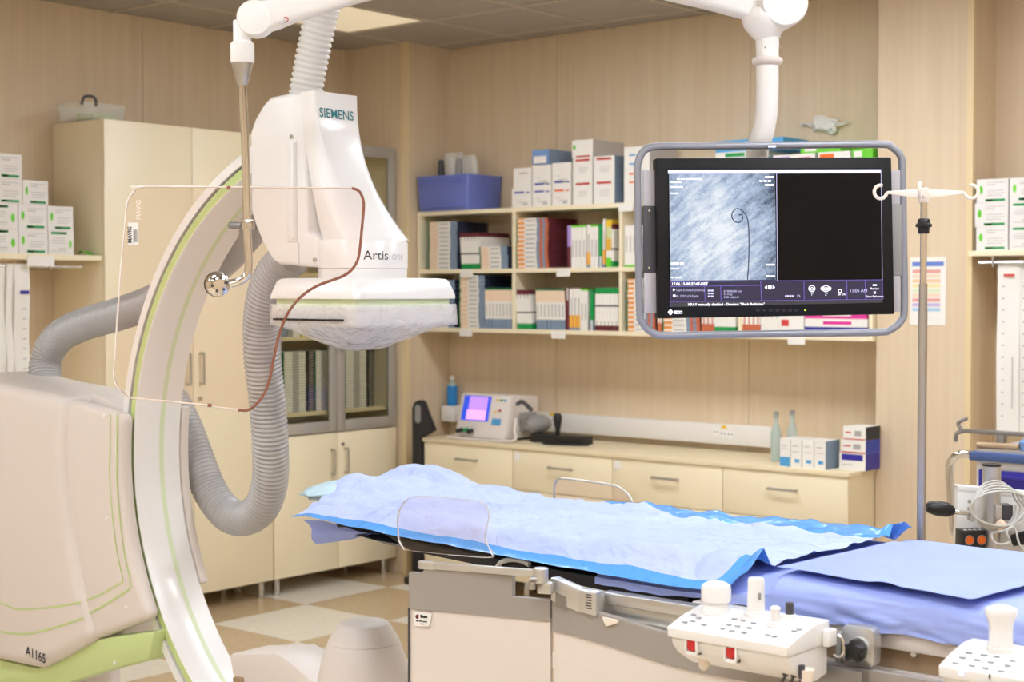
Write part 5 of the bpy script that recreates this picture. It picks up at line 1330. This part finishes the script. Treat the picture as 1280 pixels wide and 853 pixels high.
rbox('swing_arm', (687, 722), (688, 752), (727, 739), (727, 768), 2.592, .03, 'alu', .004)
rbox('arm_label', (694, 741), (694, 757), (707, 747), (707, 763), 2.59, .003, 'alu_dark', .001)
rbox('arm_clamp', (722, 737), (723, 766), (745, 741), (745, 772), 2.588, .034, 'alu', .006)
k = MB()
for i in range(6): k.prism([ony(2.5872, a_, b2) for a_, b2 in ((732 + 0, 743 + i * 3.4), (739, 744 + i * 3.4), (739, 745.2 + i * 3.4), (732, 744.2 + i * 3.4))], (0, .001, 0))
part('clamp_print', k, 'ink', lc, smooth=0)
part('rail_catch', MB().prism([ony(2.59, a_, b2) for a_, b2 in ((752, 772), (772, 776), (771, 780), (757, 784))], (0, .02, 0)), 'iv_plastic', lc, bevel=.001)
# aluminium rail on the table side
xr0, xr1 = ony(2.62, 748, 750).x, -1.47
rl = MB().box(xr0, xr1, 2.626, 2.66, .932, .957).box(xr0, xr1, 2.632, 2.66, .905, .932).box(xr0, xr1, 2.624, 2.66, .892, .907)
part('side_rail', rl, 'alu', tb, bevel=.002)
part('rail_bracket', MB().box(xr0 + .05, xr0 + .09, 2.645, 2.76, .90, .947).box(-1.65, -1.6, 2.645, 2.76, .90, .947), 'alu_dark', tb, bevel=.002)

# ================================================================== CONTROL CONSOLES ON THE RAIL
def console(name, label, x0, x1, y0, y1, zf, zb, h):
    c_ = thing(name, label, 'control console', ((x0 + x1) / 2, (y0 + y1) / 2, zf - h))
    D = y1 - y0
    pr_ = [(y0, zf), (y0 + D * .35, zf + (zb - zf) * .62), (y0 + D * .7, zb), (y1, zb), (y1, zf - .02), (y0 + .003, zf - .02)]
    part('top_shell', MB().prism([(x0, y, z) for y, z in pr_], (x1 - x0, 0, 0)), 'white', c_, bevel=.003, segs=3)
    pr_ = [(y0 + .009, zf - .0205), (y1, zf - .0205), (y1, zf - h * .92), (y1 - .04, zf - h), (y0 + D * .5, zf - h * .94), (y0 + .03, zf - h * .62), (y0 + .012, zf - h * .4)]
    part('lower_housing', MB().prism([(x0 + .004, y, z) for y, z in pr_], (x1 - x0 - .008, 0, 0)), 'white', c_, bevel=.004, segs=3)
    return c_
def surf(y0, y1, zf, zb):
    return lambda y: zf + (zb - zf) * (lambda f: f / .35 * .62 if f < .35 else min(1, .62 + (f - .35) / .35 * .38))((y - y0) / (y1 - y0))
cx0, cx1, cy0, cy1, czf, czb = -1.632, -1.372, 2.40, 2.555, .966, .99
co = console('table_console', 'white table-side control console with two red keys and several knobs', cx0, cx1, cy0, cy1, czf, czb, .085)
sf = surf(cy0, cy1, czf, czb)
def onc(px, py):
    z = .985
    for _ in range(14): p = onz(z, px, py); z = .5 * (z + sf(max(cy0 + .002, p.y)))
    return p
p = onc(895, 764)
part('round_knob', MB().lathe([(.027, -.004), (.027, .006), (.024, .01), (.024, .016), (.0285, .02), (.029, .024), (.029, .042), (.027, .05), (.018, .0555), (.006, .057)], p, seg=30), 'white', co)
p = onc(945, 769)
part('joystick', MB().lathe([(.021, -.003), (.021, .003), (.018, .004), (.018, .008), (.0165, .009), (.0165, .03), (.0158, .052), (.0158, .066), (.0145, .07), (.006, .0715)], p, seg=28), 'white', co)
part('joystick_dimple', MB().obox(p + V((.0125, -.009, .038)), (.006, .006, .014)), 'grey', co, bevel=.002)
p = onc(969, 783)
part('small_stick', MB().lathe([(.015, -.003), (.015, .002), (.012, .003), (.012, .007), (.009, .009), (.0085, .028), (.0098, .03), (.0098, .034), (.006, .037)], p, seg=22), 'white', co)
p = onc(987, 774)
part('grey_stick', MB().lathe([(.0155, -.003), (.0155, .002), (.012, .003), (.012, .008), (.008, .009), (.008, .03), (.0045, .031)], p, seg=22, mis=[0, 0, 0, 0, 1, 1, 1]), ['white', 'darkgrey'], co)
kb = [(867, 770), (873, 773.5), (866, 777.5), (856, 779), (880, 782), (918, 775), (911, 782), (903, 787), (929, 777), (922, 784), (915, 790), (942, 780), (937, 786), (930, 792), (960, 795), (968, 797), (993, 790), (999, 788)]
km = MB()
for px, py in kb:
    p = onc(px, py); tilt = Matrix.Rotation(.12, 3, 'X'); km.add([p + tilt @ V((x, y, .0012)) for x, y in rrect(0, 0, .0055, .0035, .0025, 3)], [tuple(range(16))])
mat('key_grey', (170, 168, 172), .5)
nk = len(km.v) // len(kb)
for k in range(len(kb)):
    part('key', MB().prism(km.v[k * nk:(k + 1) * nk], (0, 0, .0012)), 'key_grey', co, smooth=0)
for px, py in ((866, 808), (915, 817)):
    p = ony(cy0 + .012, px, py)
    s = part('red_key', MB().prism([V((p.x + x, cy0 + .006, p.z + z)) for x, z in ((-.0095, .0115), (.0095, .0115), (.0095, -.003), (.006, -.009), (-.006, -.009), (-.0095, -.003))], (0, .012, 0)), 'red', co, bevel=.0015)
    part('key_guard', MB().box(p.x - .014, p.x - .010, cy0 + .004, cy0 + .02, p.z - .016, p.z + .012).box(p.x + .010, p.x + .014, cy0 + .004, cy0 + .02, p.z - .016, p.z + .012).box(p.x - .014, p.x + .014, cy0 + .006, cy0 + .02, p.z - .017, p.z - .010), 'white', co, bevel=.001)
for px, py in ((880, 819), (1008, 845)):
    p = ony(cy0 + .06, px, py); part('bottom_knob', MB().lathe([(.004, -.03), (.009, -.026), (.012, -.012), (.015, 0), (.015, .012)], p, seg=16), 'iv_plastic', co)
for i in range(3):
    p = ony(cy0 + .05, 982 + i * 10, 836 + i * 2); part('cable_gland', MB().cyl(p + V((0, 0, .012)), p - V((0, 0, .012)), .006, seg=12), 'darkgrey', co)
    part('cable', MB().tube(catmull([p - V((0, 0, .012)), p - V((.01, 0, .03)), p + V((-.05, .02, -.06)), p + V((-.1, .04, -.08))], 5), .003, 6), 'darkgrey', co)
part('rail_bracket', MB().box(cx0 + .03, cx1 - .03, cy1 - .004, 2.607, czb - .075, czb - .03), 'alu_dark', co, bevel=.002)
part('latch', MB().box(cx1 + .0003, cx1 + .016, cy1 - .03, cy1 + .0, czb - .045, czb - .014), 'white', co, bevel=.003)
part('latch_ring', MB().tube(catmull([(cx1 + .018, cy1 - .002, czb - .026), (cx1 + .028, cy1 - .002, czb - .034), (cx1 + .03, cy1 - .002, czb - .055), (cx1 + .022, cy1 - .002, czb - .066), (cx1 + .01, cy1 - .002, czb - .064)], 5), .0025, 8), 'chrome', co)

# clamp with black star knob
p = ony(2.60, 1068, 810)
cl = thing('rail_clamp', 'metal rail clamp with a black star knob beside the console', 'clamp', p)
part('plate', MB().prism([V((p.x + x, 2.603, p.z + z)) for x, z in rrect(.005, .003, .033, .037, .012, 4)], (0, .03, 0)), 'alu', cl, bevel=.002)
part('washer', MB().cyl(V((p.x + .01, 2.603, p.z)), V((p.x + .01, 2.592, p.z)), .022, seg=24), 'alu', cl)
sp = []
for k in range(30):
    a = 2 * math.pi * k / 30; r = .0185 + .0045 * math.cos(5 * a); sp.append(V((p.x + .012 + r * math.sin(a), 2.566, p.z + r * math.cos(a))))
part('star_knob', MB().prism(sp, (0, .022, 0)), 'black', cl, bevel=.003)
part('grey_block', MB().box(p.x - .045, p.x - .033, 2.61, 2.64, p.z - .04, p.z + .02), 'grey', cl, bevel=.002)
part('curtain_hook', MB().box(p.x - .07, p.x + .03, 2.572, 2.582, p.z - .075, p.z - .036), 'alu_dark', cl, bevel=.002)

# second console
dx0, dx1, dy0, dy1, dzf, dzb = -1.088, -.86, 2.40, 2.54, .978, 1.0
c2 = console('table_console', 'white console with a single tall joystick at the lower right', dx0, dx1, dy0, dy1, dzf, dzb, .06)
sf2 = surf(dy0, dy1, dzf, dzb)
def onc2(px, py):
    z = .99
    for _ in range(14): p = onz(z, px, py); z = .5 * (z + sf2(max(dy0 + .002, p.y)))
    return p
p = onc2(1251, 812)
part('joystick', MB().lathe([(.024, -.004), (.0235, .004), (.021, .006), (.021, .01), (.0195, .012), (.0195, .034), (.022, .05), (.0265, .058), (.027, .064), (.025, .069), (.012, .074), (.004, .0745)], p, seg=30), 'white', c2)
for px, py in ((1211, 817), (1203, 823), (1195, 830), (1230, 820), (1222, 826), (1215, 833), (1246, 822), (1239, 829), (1232, 836), (1266, 827), (1260, 833), (1252, 840)):
    q = onc2(px, py); part('key', MB().prism([q + V((x, y, .0004)) for x, y in rrect(0, 0, .0055, .0035, .002, 3)], (0, 0, .0014)), 'key_grey', c2, smooth=0)
q = ony(dy0 - .0005, 1201, 840); part('indicator_light', MB().box(q.x - .003, q.x + .003, dy0 - .0012, dy0 + .002, q.z - .005, q.z + .005), 'led_blue', c2)
q = ony(dy0 - .0005, 1237, 846); part('slot', MB().box(q.x - .001, q.x + .001, dy0 - .0012, dy0 + .002, q.z - .004, q.z + .004), 'ink', c2)
part('rail_bracket', MB().box(dx0 + .05, dx1 - .05, dy1 - .004, 2.664, dzb - .1, dzb - .075), 'alu_dark', c2, bevel=.002)

# ================================================================== IV POLE AND EQUIPMENT COLUMN BEHIND THE TABLE
IY = 3.42
pt = ony(IY, 1155, 240); pxx = pt.x
iv = thing('iv_pole', 'steel IV pole with a cream plastic four-hook head behind the table', 'iv pole', (pxx, IY, 0))
zj = ony(IY, 1155, 355).z; zk = ony(IY, 1155, 387).z
part('lower_tube', MB().cyl((pxx, IY, .06), (pxx, IY, zk), .0105, seg=18), 'brushed', iv)
part('sleeve', MB().cyl((pxx, IY, zk), (pxx, IY, zj), .0098, seg=18), 'brushed', iv)
part('upper_tube', MB().cyl((pxx, IY, zj), (pxx, IY, pt.z), .0078, seg=16), 'chrome', iv)
zg = ony(IY, 1155, 283).z
part('grip_nut', MB().lathe([(.0115, -.018), (.013, -.016), (.0135, -.004), (.019, -.001), (.0195, .004), (.0145, .008), (.0145, .015), (.012, .018)], (pxx, IY, zg), seg=18), 'black', iv)
zh = ony(IY, 1155, 246).z
hd = part('hook_head', MB().lathe([(.012, -.014), (.013, -.012), (.013, .018), (.008, .02)], (pxx, IY, zh), seg=16), 'iv_plastic', iv)
for k, (dv, L) in enumerate(((RT * -1 + FW * -.15, .092), (RT * .98 + FW * -.2, .092), (RT * -.35 + FW * -.94, .085), (RT * .3 + FW * .95, .085))):
    dv = V((dv.x, dv.y, 0)).normalized(); b0 = V((pxx, IY, zh + .006)); s_ = dv.cross(UP) * .003
    e0 = b0 + dv * L
    pr_ = [b0 + UP * -.012, e0 + UP * .0, e0 + UP * .006, b0 + UP * .012]
    part('arm', MB().prism([q + s_ for q in pr_], s_ * -2), 'iv_plastic', iv, bevel=.001)
    ctr = e0 + dv * .016 + UP * .004; pts = [e0 + UP * .002] + [ctr + dv * (.0155 * math.cos(a)) + UP * (.0155 * math.sin(a)) for a in [math.radians(t_) for t_ in range(200, 470, 24)]]
    part('hook', MB().tube(catmull(pts, 3), .0042, 8), 'iv_plastic', iv)
for k in range(5):
    a = 2 * math.pi * k / 5 + .3; e_ = V((pxx + .13 * math.cos(a), IY + .13 * math.sin(a), .055))
    part('leg', MB().cyl((pxx, IY, .075), e_, .011, .008, seg=10), 'brushed', iv)
    part('castor', MB().cyl(e_ + V((-.008, 0, -.03)), e_ + V((.008, 0, -.03)), .0245, seg=14), 'black', iv)

# equipment column with panel, grip, socket box and coiled cable
CZ = 3.95
p = at(1239, 640, CZ); ex, ey = p.x, p.y
zt = at(1239, 580, CZ).z
eq = thing('equipment_column', 'short aluminium column with white panel and coiled grey cable behind the table', 'equipment stand', (ex, ey, 0))
part('column', MB().cyl((ex, ey, .05), (ex, ey, zt - .006), .0235, seg=28), 'alu', eq)
part('column_cap', MB().cyl((ex, ey, zt - .006), (ex, ey, zt), .0242, seg=28), 'black', eq, bevel=.002)
part('base_plate', MB().prism([V((ex + x, ey + y, .002)) for x, y in rrect(0, 0, .085, .085, .03, 5)], (0, 0, .05)), 'darkgrey', eq, bevel=.008)
def E(px, py, dz=0): return at(px, py, CZ + dz)
pn = [E(1197, 609, .06), E(1330, 620, -.02), E(1330, 720, -.02), E(1195, 690, .06)]
part('panel', MB().prism(pn, FW * .03), 'white', eq, bevel=.004)
part('panel_top', MB().prism([E(1197, 607, .058), E(1330, 619, -.022), E(1330, 627, -.022), E(1197, 614, .058)], FW * .036), 'white', eq, bevel=.002)
p = E(1212, 627, .052); part('screw', MB().lathe([(.006, 0), (.005, .004), (.001, .005)], p, rot_between(-FW), 10), 'steel', eq)
part('grip_rod', MB().cyl(E(1190, 640, -.03), E(1216, 642.5, -.02), .006, seg=12), 'chrome', eq)
part('grip_handle', MB().lathe([(.009, -.04), (.015, -.035), (.02, -.01), (.019, .015), (.012, .032), (.008, .036)], E(1176.5, 636.5, -.035), rot_between((E(1216, 642.5, -.02) - E(1176, 636.5, -.035)).normalized()), 20), 'black', eq)
part('clamp_plate', MB().obox(E(1214, 643, -.02), (.012, .03, .036), Matrix.Rotation(YAW, 3, 'Z')), 'alu', eq, bevel=.002)
part('clamp_plate', MB().obox(E(1247, 640, -.03), (.016, .02, .036), Matrix.Rotation(YAW, 3, 'Z')), 'alu', eq, bevel=.002)
part('clamp_block', MB().obox(E(1256, 640, .0), (.03, .04, .04), Matrix.Rotation(YAW, 3, 'Z')), 'darkgrey', eq, bevel=.003)
bx = part('socket_box', MB().obox(E(1213.5, 673, -.01), (.064, .05, .046), Matrix.Rotation(YAW + .12, 3, 'Z')), 'black', eq, bevel=.003)
R4 = Matrix.Rotation(YAW + .12, 3, 'Z')
for dx in (-.0145, .0175):
    c = E(1213.5, 673, -.01) + R4 @ V((dx, -.0252, -.001))
    part('orange_socket', MB().cyl(c, c + R4 @ V((0, -.003, 0)), .0102, seg=20), 'orange', bx)
    part('socket_ring', MB().tube([c + R4 @ V((.0118 * math.cos(a), -.0015, .0118 * math.sin(a))) for a in [2 * math.pi * k / 20 for k in range(20)]], .0012, 6, closed=True), 'grey', bx)
tick = MB()
for k in range(4):
    c = E(1213.5, 673, -.01) + R4 @ V((-.02 + .013 * k, -.01, .0232)); tick.obox(c, (.006, .012, .0008), R4)
part('label_mark', tick, 'white', bx, smooth=0)
cc = MB(); tie = E(1251, 657, -.05)
pts = []
for k in range(120):
    a = 2 * math.pi * k / 24; lp_ = k // 24; r1, r2 = 27 + 3.4 * lp_, 36 - 2.6 * lp_
    pts.append(E(1247 + (r1 * math.cos(a)) * .98 + (2.5 * lp_ - 4), 632 + r2 * math.sin(a) * .85 + lp_ * 1.0, -.04 - .006 * lp_ + .02 * math.cos(a)))
pts += catmull([pts[-1], E(1262, 660, -.06), E(1240, 668, -.06), E(1246, 680, -.07), E(1262, 678, -.07), E(1258, 665, -.07), E(1268, 660, -.06), E(1274, 680, -.07), E(1282, 690, -.07)], 6)
part('coiled_cable', MB().tube(catmull(pts[::1], 2), .0029, 8), 'cable', eq)
part('cable_tie', MB().obox(tie, (.024, .02, .024), Matrix.Rotation(.7, 3, 'Y')), 'peach', eq, bevel=.004)
part('plug', MB().cyl(E(1266, 676, .0), E(1284, 672, -.02), .015, .018, seg=16), 'black_soft', eq)

# ================================================================== TROLLEY AT THE RIGHT
TY = 5.35
p = ony(TY, 1212, 560); x0 = p.x; zt = p.z; x1 = x0 + .75
tr = thing('medical_trolley', 'white medical trolley with blue rim and drawer band at the right edge', 'trolley', ((x0 + x1) / 2, TY + .25, 0))
part('body', MB().box(x0 + .02, x1 - .02, TY + .012, TY + .45, .14, zt - .03), 'white_flat', tr, bevel=.006)
part('top_tray', MB().box(x0, x1, TY - .01, TY + .47, zt - .045, zt - .012), 'trolley_blue', tr, bevel=.006)
part('tray_surface', MB().box(x0 + .02, x1 - .02, TY + .01, TY + .45, zt - .012, zt - .006), 'alu', tr, smooth=0)
for k, (za, zb_, mt) in enumerate(((zt - .14, zt - .075, 'cobalt'), (zt - .31, zt - .15, 'white'), (zt - .5, zt - .32, 'white'), (zt - .74, zt - .51, 'white'))):
    d = part('drawer', MB().box(x0 + .035, x1 - .035, TY - .003, TY + .012, za, zb_), mt, tr, bevel=.004)
    part('drawer_pull', MB().box(x0 + .1, x1 - .1, TY - .014, TY - .003, zb_ - .03, zb_ - .015), 'cobalt' if mt == 'cobalt' else 'white_flat', d, bevel=.003)
hp = [(x0 + .01, TY + .03, zt - .03), (x0 - .05, TY + .03, zt - .03), (x0 - .085, TY + .03, zt - .06), (x0 - .09, TY + .03, zt - .12), (x0 - .075, TY + .03, zt - .28), (x0 - .06, TY + .03, zt - .33), (x0 + .02, TY + .03, zt - .35)]
part('push_handle', MB().tube(catmull(hp, 6), .015, 14), 'chrome', tr)
for xx in (x0 + .08, x1 - .08):
    for yy in (TY + .06, TY + .4):
        part('castor', MB().cyl((xx - .014, yy, .05), (xx + .014, yy, .05), .05, seg=18).cyl((xx, yy, .06), (xx, yy, .14), .014, seg=10), 'darkgrey', tr)
# things on the trolley: a metal bracket and a blue pack
q = ony(TY + .15, 1240, 550)
br = thing('metal_bracket', 'grey metal clamp bracket lying on the trolley', 'bracket', (q.x, TY + .15, zt - .006))
zz = zt - .006
part('bar', MB().box(q.x - .11, q.x + .14, TY + .14, TY + .17, zz + .045, zz + .06), 'alu_dark', br, bevel=.002)
part('stem', MB().box(q.x + .02, q.x + .05, TY + .14, TY + .17, zz + .0005, zz + .046), 'alu_dark', br, bevel=.002)
part('hook', MB().tube(catmull([(q.x - .11, TY + .155, zz + .052), (q.x - .14, TY + .155, zz + .04), (q.x - .145, TY + .155, zz + .01)], 5) , .008, 8).tube(catmull([(q.x - .12, TY + .155, zz + .055), (q.x - .135, TY + .155, zz + .08), (q.x - .1, TY + .155, zz + .1)], 5), .007, 8), 'alu_dark', br)
single('blue_pack', MB().loft([[(x, y, zz + h_) for x, y in rrect(q.x + .2, TY + .13, .07 - g, .05 - g, .02, 4)] for h_, g in ((.0005, 0), (.03, -.005), (.045, .01), (.055, .03))]), 'blue_box', 'soft light blue pack lying on the trolley beside the bracket', 'pack', (q.x + .2, TY + .13, zz))
single('yellow_tube', MB().tube([(q.x - .02, TY + .06, zz + .012), (q.x + .06, TY + .09, zz + .012), (q.x + .13, TY + .085, zz + .012)], .011, 10), 'brownplate', 'short tan tube lying at the front of the trolley top', 'tube', (q.x + .05, TY + .08, zz))
